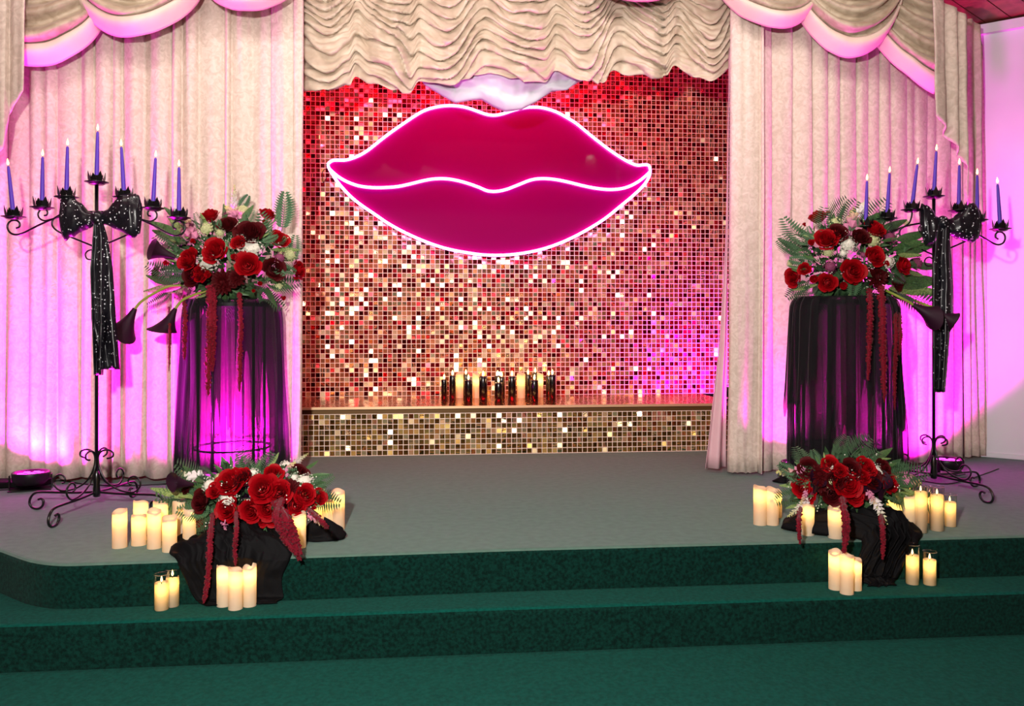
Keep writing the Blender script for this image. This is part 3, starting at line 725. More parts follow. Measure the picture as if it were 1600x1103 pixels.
# ================================================================== pedestals under black tulle
def pedestal(label, c, h, r_):
    root = tag(empty('flower_stand', c), label, 'stand', 'flower stands')
    mb = MB(); mb.lathe([(0, h - .02), (r_, h - .02), (r_, h), (0, h)], c, 32); o = mb.build('top_disc', M['blackplastic'], root, sharp=40)
    for a in (PI / 4, 3 * PI / 4, 5 * PI / 4, 7 * PI / 4):
        d = Vector((math.cos(a), math.sin(a), 0)) * (r_ * .86)
        mb = MB(); mb.tube([c + d + UP * .0, c + d + UP * (h - .02)], .009, 8); mb.build('leg', M['blackmetal'], root)
    mb = MB(); mb.tube([c + Vector((math.cos(2 * PI * q / 24), math.sin(2 * PI * q / 24), 0)) * r_ * .86 + UP * .25 for q in range(24)], .006, 6, True); mb.build('ring', M['blackmetal'], root)
    return root
def skirt(c, r0, r1, ztop, zbot, a0, a1, n, amp, seed, rag=0, nv=22, drop=.0):
    def f(u, v):
        a = lerp(a0, a1, u); z = lerp(ztop, zbot, v)
        if rag: z = lerp(ztop, zbot + rag * max(0, nz(u * 7, 3, seed) + .35) * 1.2, v)
        w = amp * (.35 + .65 * v) * (abs(math.sin(a * n / 2 + 1.2 * nz(u * 4, 0, seed))) ** .7 - .5) + .02 * nz(a * 2, z * 1.6, seed)
        sh = min(1, v * 14) ** .5
        r = lerp(r0, r1, v) * (.90 + .1 * sh) + w
        return c + Vector((r * math.cos(a), r * math.sin(a), z + .012 * (1 - sh)))
    mb = MB(); mb.grid(f, int(220 * abs(a1 - a0) / (2 * PI)) + 4, nv); return mb
DPL = 4.86; DPR = 4.92
pcL = atD(363, 500, DPL); pcL.z = 0; pcR = atD(1316, 500, DPR); pcR.z = 0
hL = atD(363, 474, DPL).z; hR = atD(1316, 470, DPR).z
rL = 72 / F * DPL; rR = 76 / F * DPR
pedestal('black metal flower stand on the left, seen through tulle', pcL, hL, rL * .93)
pedestal('black metal flower stand on the right, mostly hidden by chiffon strips', pcR, hR, rR * .93)
o = tag(empty('tulle_drape', pcL), 'sheer black tulle skirt glowing magenta round the left flower stand', 'drape')
mb = skirt(pcL, rL, rL * 1.10, hL + .006, .008, 0, 2 * PI, 20, .05, 3)
mb.build('tulle_skirt', M['tulle'], o)
for a0, a1, sd in ((-2.9, -1.95, 4), (-1.30, -.2, 6), (-1.70, -1.56, 9)):
    mb = skirt(pcL, rL * 1.03, rL * 1.13, hL + .012, .01, a0, a1, 16, .04, sd); mb.build('overlay_panel', M['tulle2'], o)
o = tag(empty('chiffon_drape', pcR), 'ragged strips of black chiffon hanging round the right flower stand', 'drape')
mb = skirt(pcR, rR, rR * 1.02, hR + .006, .01, 0, 2 * PI, 22, .05, 13); mb.build('inner_skirt', M['tulle'], o)
rr_ = random.Random(5)
for a0, a1, zb, sd in ((-3.35, -2.75, .42, 1), (-2.95, -2.5, .12, 2), (-2.62, -2.15, .04, 3), (-2.3, -1.85, .30, 4), (-1.98, -1.45, .02, 5), (-1.5, -1.0, .01, 6), (-1.1, -.55, .01, 7), (-.6, -.1, .30, 8), (-2.75, -2.45, .55, 11), (-1.75, -1.35, .5, 12)):
    mb = skirt(pcR, rR * (1.03 + .012 * (sd % 3)), rR * (1.10 + .04 * (sd % 2)), hR + .012, zb, a0, a1, 26, .045, 20 + sd, rag=.16, nv=26); mb.build('chiffon_strip', M['tulle2'], o)

# ================================================================== black cloth mounds on the step
def mound(label, spine, rowsw, seed, amp=.030):
    sp = smooth_path([Vector((0, y, z)) for y, z in spine], 8); n = len(sp) - 1; K = len(rowsw) - 1
    def f(u, v):
        i = min(n - 1, int(v * n)); t = v * n - i; p = sp[i].lerp(sp[i + 1], t)
        xl = interp([(k / K, w[0]) for k, w in enumerate(rowsw)], v); xr = interp([(k / K, w[1]) for k, w in enumerate(rowsw)], v); hgt = interp([(k / K, w[2]) for k, w in enumerate(rowsw)], v)
        am = interp([(k / K, w[3]) for k, w in enumerate(rowsw)], v)
        e = math.sin(PI * min(1, max(0, u))) ** .5
        nr = Vector((0, -.75, .66)) if p.z < -.02 and p.z > -.17 else Vector((0, -.2, .98)) if p.z <= -.17 else Vector((0, -.12, .99))
        q = Vector((lerp(xl, xr, u) + .035 * nz(v * 5, 2 + (u > .5) * 4, seed), p.y, p.z))
        q.y += edgeY(q.x) - edgeY(lerp(rowsw[4][0], rowsw[4][1], .5))
        w1 = 2.6 * nz(u * 1.6, v * 1.4, seed + 2)
        a1 = 1 - abs(nz(u * 3.0 + w1, v * 4.2 - w1 * .7, seed)) * 3.2
        a2 = 1 - abs(nz(u * 6.5 - w1, v * 7 + w1, seed + 7)) * 3.0
        a3 = 1 - abs(nz(u * 14 + w1, v * 12 - w1, seed + 9)) * 3.0
        h = hgt * e + am * amp * e * (1.0 * a1 + .5 * a2 + .22 * a3) + .008
        q += nr * max(.004, h)
        return q
    mb = MB(); mb.grid(f, 110, 130); o = mb.build('draped_cloth', M['blackcloth'], origin=f(.5, .5)); tag(o, label, 'cloth', 'black cloths under the floor flowers'); solid(o, .003, 1); return o
def xw(px, D): return atD(px, 500, D).x
ye = edgeY(G(400, 870).x)
mound('crumpled black cloth under the left floor flowers, spilling down the step', [(ye + .46, .0), (ye + .36, .005), (ye + .22, .005), (ye + .08, .005), (ye + .01, -.005), (ye - .002, -.09), (ye - .004, -.165), (ye - .03, -.178), (ye - .05, -.178)],
      [(xw(305, 3.95), xw(450, 3.95), .0, .2), (xw(296, 3.9), xw(468, 3.9), .03, 1.5), (xw(284, 3.8), xw(470, 3.8), .045, 1.7), (xw(282, 3.65), xw(462, 3.65), .045, 1.7), (xw(292, 3.58), xw(452, 3.58), .03, 1.0), (xw(306, 3.55), xw(448, 3.55), .006, .3), (xw(316, 3.5), xw(444, 3.5), .002, .22), (xw(320, 3.48), xw(442, 3.48), .002, .2), (xw(330, 3.46), xw(436, 3.46), .0, .1)], 2)
ye2 = edgeY(G(1370, 843).x)
mound('crumpled black cloth under the right floor flowers, falling over the step', [(ye2 + .46, .0), (ye2 + .34, .005), (ye2 + .2, .005), (ye2 + .08, .005), (ye2 - .0, -.005), (ye2 - .03, -.09), (ye2 - .035, -.165), (ye2 - .07, -.178), (ye2 - .10, -.178)],
      [(xw(1250, 4.15), xw(1400, 4.15), .0, .2), (xw(1222, 4.05), xw(1430, 4.05), .03, .8), (xw(1216, 3.95), xw(1436, 3.95), .045, 1.6), (xw(1262, 3.9), xw(1440, 3.85), .065, 1.6), (xw(1318, 3.85), xw(1430, 3.78), .045, 1), (xw(1326, 3.78), xw(1408, 3.75), .02, .7), (xw(1332, 3.74), xw(1398, 3.72), .02, .6), (xw(1340, 3.70), xw(1392, 3.70), .01, .4), (xw(1345, 3.68), xw(1394, 3.68), .0, .1)], 5)
def bunch(label, px, py, w, h, seed):
    c = Vector(on(px, py)); mb = MB()
    mb.grid(lambda u, v: c + Vector((w * (1 - v ** 2 * .9) * math.cos(2 * PI * u) * (1 + .25 * nz(u * 6.28, v * 3, seed)), w * .6 * (1 - v ** 2 * .9) * math.sin(2 * PI * u) * (1 + .2 * nz(math.cos(u * 6.28) * 2, v * 3, seed)), .004 + h * v * (1 + .3 * math.sin(u * 12.6 + seed)))), 60, 14, wrap=True)
    o = mb.build('bunched_cloth', M['blackcloth'], origin=c); tag(o, label, 'cloth'); return o
bunch('small bunched black cloth right of the left floor flowers', 503, 842, .105, .075, 2)
bunch('dark bunched cloth at the foot of the cream curtain panel', 1228, 754, .075, .05, 6)

# ================================================================== LED pillar candles
def led_pillar(name, h, r, seed, glass=None):
    root = empty(name); rg = random.Random(seed); tilt = rg.uniform(0, 6.28); dip = .006 if glass is None else .0
    def f(u, v):
        a = 2 * PI * u; top = h + dip * math.cos(a - tilt) * v + (.0025 * math.sin(3 * a + seed) * v if glass is None else 0)
        return Vector((r * math.cos(a), r * math.sin(a), .001 + top * v))
    mb = MB(); mb.grid(f, 28, 8, wrap=True)
    # rounded rim turning inward and the recessed top
    base = len(mb.v) - 28; rim = [mb.v[base + i].copy() for i in range(28)]
    prev = list(range(base, base + 28)); depth_ = .012 if glass is None else .003
    for q, (s_, dz) in enumerate(((.94, .003), (.84, .002), (.78, -depth_), (.0, -depth_ - .001))):
        if s_ == 0:
            mb.v.append(Vector((0, 0, h - depth_))); ci = len(mb.v) - 1
            for i in range(28): mb.f.append((prev[i], prev[(i + 1) % 28], ci)); mb.m.append(0)
            break
        n0 = len(mb.v)
        for v_ in rim: mb.v.append(Vector((v_.x * s_, v_.y * s_, v_.z + dz)))
        cur = list(range(n0, n0 + 28))
        for i in range(28): mb.f.append((prev[i], prev[(i + 1) % 28], cur[(i + 1) % 28], cur[i])); mb.m.append(0)
        prev = cur
    mb.build('wax_shell', M['ivory'], root)
    if glass:
        mb = MB(); R = r * 1.13; mb.lathe([(R * .9, 0), (R, .002), (R, glass), (R * 1.04, glass + .002), (R * .97, glass + .0035), (R * .95, glass)], n=32)
        mb.f = mb.f[:-1]; mb.m = mb.m[:-1]; mb.build('glass_sleeve', M['glass'], root)
        mb = MB(); mb.tube([(0, 0, h - .004), (0, 0, h + .006)], .0015, 6); mb.build('wick', M['wick'], root)
        mb = MB(); mb.lathe([(0, h + .004), (.004, h + .009), (.005, h + .014), (.003, h + .024), (0, h + .032)], n=10); mb.build('flame', M['ledflame'], root)
    return root
CA = []
def pillar(px, yb, yt, w, label, z=0.0, glass=None, e=1.0, group=None, dy=0.0, cone=0):
    """px centre, yb lower rim row, yt wax top row, w px width"""
    p = G(px, yb, z); s = F / depth(p); r = w / s / 2; hd_ = Vector((p.x, p.y, 0)).normalized(); p = p + hd_ * (r + dy); p.z = z; s = F / depth(p); r = w / s / 2
    h = (yb - yt) / s - r * (yt - HZ) / F * .0
    h = max(.06, h - (2.2 / s))
    gl = None
    if glass is not None: gl = (yb - glass) / s - .004
    o = led_pillar('glass_candle' if glass is not None else 'pillar_candle', h, r if glass is None else r / 1.13, len(CA), gl); CA.append(o)
    o.location = p; o.rotation_euler = (0, 0, len(CA) * 1.7)
    tag(o, label, 'candle', group)
    lamp('candle_glow', 'POINT', p + Vector((0, 0, h * .80)), .22 * e, (1, .70, .34), size=r * .35)
    return o
g1 = 'ivory pillar candles left of the left flowers'
pillar(187, 858, 799, 22, 'ivory pillar candle standing alone at the left end of its row', group=g1)
pillar(220, 848, 786, 22, 'tall ivory pillar candle behind the second of the left row', group=g1, dy=.02)
pillar(217, 854, 806, 22, 'shorter ivory pillar candle in front of a taller one, left row', group=g1)
pillar(241, 859, 799, 21, 'ivory pillar candle third along the front of the left row', group=g1)
pillar(251, 848, 788, 22, 'ivory pillar candle behind the third, half hidden, left row', group=g1, dy=.02)
pillar(265, 864, 810, 22, 'ivory pillar candle nearest the step edge under a leafy sprig', group=g1)
pillar(281, 849, 787, 22, 'ivory pillar candle behind the leafy sprig of the left flowers', group=g1, dy=.02)
pillar(296, 855, 798, 20, 'ivory pillar candle touching the black cloth, right end of the left row', group=g1, dy=.03)
g2 = 'three ivory pillar candles on the lower step, left'
pillar(349.5, 946, 882, 21, 'ivory pillar candle on the lower left step, left of three', z=-H1, group=g2, e=1.3, dy=-.03)
pillar(390, 946, 882, 21, 'ivory pillar candle on the lower left step, right of three', z=-H1, group=g2, e=1.3, dy=-.03)
pillar(368, 951, 887, 22, 'ivory pillar candle on the lower left step, front one of three', z=-H1, group=g2, dy=-.03)
pillar(269.5, 946, 899, 22, 'glass candle on the lower left step, rear and taller of two', z=-H1, dy=-.035, glass=887)
pillar(252.5, 952, 909, 23, 'glass candle on the lower left step, front and lower of two', z=-H1, dy=-.03, glass=896)
g3 = 'ivory pillar candles right of the left flowers'
pillar(467, 858, 804, 22, 'ivory pillar candle in front of the left floor flowers by the step edge', group=g3)
pillar(514, 830, 780, 21, 'ivory pillar candle in front of a taller one, right of the left flowers', group=g3)
pillar(528, 832, 771, 21, 'tallest ivory pillar candle at the right end of the left flowers', group=g3, dy=.03)
pillar(497, 824, 790, 18, 'pinkish pillar candle half hidden behind the right end of the left flowers', group=g3, dy=.02)
g4 = 'ivory pillar candles left of the right flowers'
pillar(1187.5, 822, 762, 20, 'ivory pillar candle at the left end of the right-hand group', group=g4)
pillar(1206.5, 822, 765, 20, 'ivory pillar candle second from the left in the right-hand group', group=g4)
pillar(1213, 812, 770, 17, 'ivory pillar candle peeping out behind the second, right-hand group', group=g4, dy=.03)
pillar(1262, 838, 789, 20, 'ivory pillar candle before the black cloth under pink snapdragons', group=g4)
pillar(1305, 843, 793, 22, 'ivory pillar candle at the step edge beside a thick red tassel', group=g4)
g5 = 'three ivory pillar candles on the lower step, right'
pillar(1305, 920, 860, 20, 'ivory pillar candle on the lower right step, rear left of three', z=-H1, group=g5, e=1.2, dy=-.03)
pillar(1337, 921, 870, 18, 'shortest ivory pillar candle on the lower right step, right of three', z=-H1, group=g5, e=1.2, dy=-.03)
pillar(1323, 927, 864, 21, 'ivory pillar candle on the lower right step, front one of three', z=-H1, group=g5, dy=-.03)
pillar(1425.5, 912, 866, 21, 'taller glass candle on the lower right step', z=-H1, dy=-.03, glass=850)
pillar(1452.5, 913, 873, 21, 'shorter glass candle at the right end of the lower right step', z=-H1, dy=-.03, glass=861)
g6 = 'ivory pillar candles right of the right flowers'
pillar(1384, 822, 775, 14, 'thin-looking pillar candle behind white blossoms of the right flowers', group=g6, dy=.10)
pillar(1400, 826, 781, 20, 'ivory pillar candle behind the black cloth, nearest the right flowers', group=g6, dy=.05)
pillar(1415, 818, 759, 20, 'tallest rear pillar candle under snapdragons at the right flowers', group=g6, dy=.12)
pillar(1421, 832, 775, 20, 'ivory pillar candle behind the rounded corner of the black cloth', group=g6)
pillar(1438.5, 834, 769, 20, 'glass candle right of the black cloth, tall and bright', glass=761)
pillar(1453, 822, 777, 18, 'glass candle half hidden behind two others on the right', glass=766, dy=.05)
pillar(1464, 831, 774, 21, 'tall glass candle second from the right end of the upper right row', glass=762)
pillar(1484, 824, 785, 20, 'low glass candle at the right end of the upper right row', glass=774)

# ================================================================== candles on the bench
def bench_black(h, r):
    root = empty('black_candle')
    mb = MB(); mb.lathe([(0, 0), (r, .001), (r, h - .004), (r * .94, h), (r * .8, h - .001), (r * .7, h - .006), (0, h - .007)], n=22); mb.build('wax', M['blackwax'], root)
    mb = MB(); mb.tube([(0, 0, h - .008), (0, 0, h + .004)], .0012, 5); mb.build('wick', M['wick'], root)
    mb = MB(); mb.lathe([(0, h), (.0075, h + .010), (.009, h + .019), (.006, h + .033), (.0, h + .046)], n=12); mb.build('flame', M['flame'], root)
    return root
BL = [(694, 624, 593, 9, 'b', 'short black candle at the left end of the bench row'), (707, 625, 587, 10, 'b', 'black candle second from the left in the bench row'),
      (718, 622, 584, 12, 'i', 'ivory candle left of the bench row, between black ones'), (727, 619, 583, 9, 'b', 'black candle peeping out behind the left ivory candle on the bench'),
      (732, 628, 594, 12, 'b', 'short black candle in front between the two left ivory candles'), (744, 622, 584, 11, 'i', 'ivory candle left of centre on the bench'),
      (755, 627, 588, 13, 'b', 'broad black candle left of centre on the bench'), (776, 619, 585, 10, 'b', 'black candle behind left at the centre of the bench row'),
      (783, 620, 588, 10, 'b', 'black candle behind right at the centre of the bench row'), (779, 628, 598, 12, 'b', 'short black candle in front at the centre of the bench'),
      (800, 627, 588, 12, 'b', 'broad black candle right of centre on the bench'), (814, 622, 584, 13, 'i', 'ivory candle right of centre on the bench'),
      (822, 618, 583, 9, 'b', 'black candle half hidden behind the ivory one right of centre'), (833, 618, 580, 9, 'b', 'tallest black candle behind the short one at right of the bench'),
      (835, 628, 594, 12, 'b', 'short black candle in front towards the right of the bench row'), (844, 621, 584, 10, 'i', 'slim ivory candle near the right end of the bench row'),
      (857, 620, 587, 9, 'b', 'black candle behind at the right end of the bench row'), (863, 625, 586, 11, 'b', 'black candle at the right end of the bench row, in front')]
for px, yb, yt, w, kd, lab in BL:
    p = G(px, yb, ZB); p.y = min(p.y, 6.75); s = F / depth(p); r = w / s / 2; h = (yb - yt) / s
    if kd == 'b':
        o = bench_black(h, r); lamp('candle_light', 'POINT', p + UP * (h + .03), .25, (1, .68, .34), size=.012)
    else:
        o = led_pillar('pillar_candle', h, r, 50 + px); lamp('candle_glow', 'POINT', p + UP * h * .7, .3, (1, .72, .38), size=r * .4)
    o.location = p; tag(o, lab, 'candle', 'candles along the bench')
# ================================================================== flowers
M['rose'] = mat('red_petal', '#a2000e', .6, spec=.15, sheen=.0, var=.2, vscale=60)
M['rosed'] = mat('burgundy_petal', '#4d040b', .65, spec=.15, sheen=.0, var=.3, vscale=60)
M['crimson'] = mat('amaranth_bloom', '#7d0a22', .75, spec=.15, sheen=.1, var=.4, vscale=120)
M['leaf'] = mat('leaf_green', '#567a45', .45, spec=.4, var=1, vcolor='#345230', vscale=30)
M['leafp'] = mat('pale_leaf', '#93a86a', .5, spec=.35, var=1, vcolor='#5f7a3e', vscale=30)
M['fern'] = mat('fern_green', '#557a55', .6, spec=.3, var=1, vcolor='#355238', vscale=30)
M['stem'] = mat('flower_stem', '#8d9a3c', .5, spec=.35)
M['white'] = mat('white_floret', '#e9e4d6', .6, spec=.2, var=.12, vscale=80)
M['cream'] = mat('cream_green_floret', '#cdd09a', .6, spec=.2, var=.25, vscale=80)
M['mauve'] = mat('mauve_floret', '#8a3f62', .6, spec=.2, var=.35, vscale=80)
M['calla'] = mat('dark_calla', '#2a0a20', .55, spec=.25, var=.2, vscale=20)
M['foliage'] = mat('dark_foliage', '#4c6c44', .6, spec=.25, var=1, vcolor='#263c26', vscale=18)
def grad_mat(name, c0, c1, z0, z1):
    m = mat(name, c0, .6, spec=.2); nt = m.node_tree; b = nt.nodes['Principled BSDF']
    tc = nt.nodes.new('ShaderNodeTexCoord'); sp = nt.nodes.new('ShaderNodeSeparateXYZ'); mr = nt.nodes.new('ShaderNodeMapRange'); r = nt.nodes.new('ShaderNodeValToRGB')
    mr.inputs['From Min'].default_value = z0; mr.inputs['From Max'].default_value = z1
    r.color_ramp.elements[0].color = hexc(c0); r.color_ramp.elements[1].color = hexc(c1)
    nt.links.new(tc.outputs['Object'], sp.inputs[0]); nt.links.new(sp.outputs['Z'], mr.inputs['Value']); nt.links.new(mr.outputs[0], r.inputs['Fac']); nt.links.new(r.outputs[0], b.inputs['Base Color'])
    return m
M['snapp'] = grad_mat('pink_snapdragon', '#c77a9a', '#cfd27a', .3, 1.0)
M['snapw'] = grad_mat('white_snapdragon', '#e3d8d6', '#c8cf74', .4, 1.0)

def petal(mb, r, h, w, ang, curl, cup=1.0, base=.25, nu=4, nv=4, wav=0, z0=0):
    vs = []
    for j in range(nv + 1):
        t = j / nv
        for i in range(nu + 1):
            s_ = 2 * i / nu - 1
            wid = w * (.35 + .65 * math.sin(min(1, t * 1.15) * PI * .62)) * (1 - .35 * max(0, t - .75) / .25)
            a = ang + s_ * wid
            rho = r * (base + (1 - base) * math.sin(t * PI * .5) ** cup) + curl * t ** 3 + wav * math.cos(s_ * 3) * t
            z = z0 + h * t * (1 - .12 * s_ * s_ * t) - curl * .35 * t ** 5
            vs.append(Vector((rho * math.cos(a), rho * math.sin(a), z)))
    k = nu + 1
    mb.add(vs, [(j * k + i, j * k + i + 1, (j + 1) * k + i + 1, (j + 1) * k + i) for j in range(nv) for i in range(nu)])
def rose_mesh(name, m_, open_=1.0, seed=0):
    rg = random.Random(seed); mb = MB(); k = 0
    mb.lathe([(0, -.30), (.30, -.22), (.52, -.02), (.5, .1), (0, .12)], n=12)
    # overlapping petals on a spiral: upright and tight inside, rolling back outside
    for k in range(21):
        t = k / 20; a = k * 2.39996 + rg.uniform(-.12, .12); r = .10 + .66 * t ** .85
        h = .86 - .30 * t + rg.uniform(-.03, .03); w = 1.25 - .55 * t
        petal(mb, r, h + .10, w, a, .0 + .30 * t ** 1.8, cup=.55, base=.45, nu=5, nv=5, z0=-.12 - .10 * t)
    return mb.mesh(name, m_)
def bud_mesh(name, m_):
    mb = MB()
    for r, h, n, w, cu in ((.2, 1.1, 3, 1.3, .0), (.42, 1.05, 4, 1.0, .03), (.6, .85, 4, .95, .1)):
        for k in range(n): petal(mb, r, h, w, 2 * PI * k / n + r * 7, cu)
    mb.lathe([(0, -.35), (.2, -.3), (.42, 0), (.3, .3), (0, .5)], n=10)
    return mb.mesh(name, m_)
def dahlia_mesh(name, m_):
    mb = MB(); rg = random.Random(4)
    for k, (r, n, h) in enumerate(((1.0, 14, .05), (.85, 13, .2), (.68, 11, .34), (.48, 9, .44), (.28, 6, .5))):
        for q in range(n):
            a = 2 * PI * (q + .5 * (k % 2)) / n + rg.uniform(-.1, .1); d = Vector((math.cos(a), math.sin(a), 0)); t = Vector((-d.y, d.x, 0)); rr = r * rg.uniform(.85, 1.08); w = .17 * (.6 + r * .5)
            mb.add([d * rr * .15, d * rr * .6 - t * w + UP * h * .8, d * rr * .95 - t * w * .5 + UP * (h + .06), d * rr * 1.02 + UP * h, d * rr * .95 + t * w * .5 + UP * (h + .06), d * rr * .6 + t * w + UP * h * .8, d * rr * .6 + UP * (h * .8 - .07)],
                   [(0, 6, 2, 1), (1, 2, 2)][:1] + [(6, 3, 2), (0, 5, 4, 6), (6, 4, 3)])
    mb.lathe([(.0, -.2), (.3, -.12), (.4, .0), (.2, .35), (0, .5)], n=10)
    return mb.mesh(name, m_)
def floret_mesh(name, m_, n=46, seed=0, rag=.25):
    mb = MB(); rg = random.Random(seed)
    for k in range(n):
        z = 1 - 1.25 * (k + .5) / n; a = k * 2.399963; rr = math.sqrt(max(0, 1 - z * z)); c = Vector((rr * math.cos(a), rr * math.sin(a), z * .75)) * rg.uniform(1 - rag, 1.08)
        nr = c.normalized(); t = nr.orthogonal().normalized(); b = nr.cross(t); s_ = rg.uniform(.12, .2)
        ph = rg.uniform(0, 6)
        vs = [c + nr * s_ * .35]
        for q in range(5):
            an = ph + 2 * PI * q / 5; vs.append(c + (t * math.cos(an) + b * math.sin(an)) * s_)
            an += PI / 5; vs.append(c + (t * math.cos(an) + b * math.sin(an)) * s_ * .55 - nr * .03)
        mb.add(vs, [(0, 1 + (q * 2 + 9) % 10, 1 + q * 2, 2 + q * 2) for q in range(5)])
        mb.add([Vector((0, 0, -.5)), c - t * .012, c + t * .012], [(0, 1, 2)])
    mb.lathe([(0, -.5), (.45, -.3), (.66, .05), (.5, .42), (.2, .6), (0, .64)], n=10)
    return mb.mesh(name, m_, smooth=False)
def leaf_mesh(name, m_, w=.25, bend=.25):
    mb = MB(); vs = []; N = 7
    for j in range(N + 1):
        t = j / N; wd = w * math.sin(PI * min(1, t * .93 + .04)) ** .8; z = t; y = -bend * t * t
        vs += [Vector((-wd, y + wd * .35, z)), Vector((0, y, z)), Vector((wd, y + wd * .35, z))]
    mb.add(vs, [(3 * j + i, 3 * j + i + 1, 3 * j + i + 4, 3 * j + i + 3) for j in range(N) for i in range(2)])
    return mb.mesh(name, m_)
def fern_mesh(name, m_, n=15, bend=.35):
    mb = MB(); P_ = [Vector((0, -bend * t * t, t)) for t in [i / 10 for i in range(11)]]; mb.tube(P_, [.012 * (1 - .8 * i / 10) for i in range(11)], 4)
    for k in range(2, n + 1):
        t = k / n; c = Vector((0, -bend * t * t, t)); L = .34 * math.sin(PI * (.12 + .86 * (1 - t) * .9)) + .03
        for s_ in (-1, 1):
            d = Vector((s_ * .92, -.05, .42)).normalized(); nrm = Vector((0, -1, 0)); sd = Vector((-.42 * s_, 0, .9)) * .046
            e = c + d * L + Vector((0, -.04 * L, 0))
            mb.add([c, c + d * L * .4 + sd, e, c + d * L * .4 - sd], [(0, 1, 2, 3)])
    return mb.mesh(name, m_, smooth=False)
def spike_mesh(name, m_, seed=0):
    mb = MB(); rg = random.Random(seed); mb.tube([(0, 0, 0), (.01, 0, .5), (0, 0, 1)], [.02, .015, .008], 5)
    for k in range(30):
        t = k / 30; a = k * 2.4; s_ = .13 * (1 - t) ** .7 + .028; c = Vector((math.cos(a), math.sin(a), 0)); b = Vector((0, 0, .12 + .86 * t)); t_ = Vector((-c.y, c.x, 0))
        tip = b + c * s_ * 1.15 + UP * s_ * .5
        mb.add([b, b + c * s_ * .5 + t_ * s_ * .55 + UP * s_ * .3, tip + t_ * s_ * .3, tip - t_ * s_ * .3, b + c * s_ * .5 - t_ * s_ * .55 + UP * s_ * .3, b + c * s_ * .7 - UP * s_ * .35],
               [(0, 1, 2, 3), (0, 3, 4), (0, 5, 1), (0, 4, 5), (1, 5, 2), (5, 3, 2), (5, 4, 3)])
    return mb.mesh(name, m_, smooth=False)
def calla_mesh(name, m_):
    mb = MB(); nu, nv = 26, 14; vs = []
    def f(u, v):
        a = 2 * PI * u; fr = (.5 + .5 * math.cos(a))           # 1 at the long lip
        r = .08 + .17 * v + .28 * v ** 3 * (.55 + .45 * fr); z = v * (.86 + .5 * fr ** 2 * v ** 2)
        out = .34 * v ** 5 * (.25 + fr ** 2)
        return Vector(((r + out * .6) * math.cos(a), r * math.sin(a), z - out * .35))
    mb.grid(f, nu, nv, wrap=True)
    mb.lathe([(.028, .25), (.03, .75), (.02, .85), (0, .88)], n=8)
    return mb.mesh(name, m_)
MS = {'rose': [rose_mesh('rose', M['rose'], 1, i) for i in range(2)], 'dark': [rose_mesh('burgundy_rose', M['rosed'], 1, 5)], 'bud': [bud_mesh('rosebud', M['rose'])],
      'dahlia': [dahlia_mesh('dahlia', M['rosed'])], 'white': [floret_mesh('white_blossom', M['white'], 52, 1)], 'cream': [floret_mesh('cream_blossom', M['cream'], 46, 2)],
      'mauve': [floret_mesh('mauve_blossom', M['mauve'], 40, 3, .4)], 'leaf': [leaf_mesh('leaf', M['leaf'], .10, .2)], 'leafp': [leaf_mesh('leaf', M['leafp'], .085, .25)],
      'fern': [fern_mesh('fern_frond', M['fern'])], 'snapp': [spike_mesh('snapdragon', M['snapp'])], 'snapw': [spike_mesh('snapdragon', M['snapw'], 2)], 'calla': [calla_mesh('calla_lily', M['calla'])]}
NM = {'rose': 'rose', 'dark': 'burgundy_rose', 'bud': 'rosebud', 'dahlia': 'dahlia', 'white': 'white_blossom', 'cream': 'cream_blossom', 'mauve': 'mauve_blossom', 'leaf': 'leaf', 'leafp': 'leaf', 'fern': 'fern_frond', 'snapp': 'snapdragon', 'snapw': 'snapdragon', 'calla': 'calla_lily'}
LB = {'dark': 'burgundy rose', 'rose': 'deep red rose', 'dahlia': 'ragged burgundy dahlia', 'calla': 'near-black calla lily', 'leafp': 'pale green leaf'}

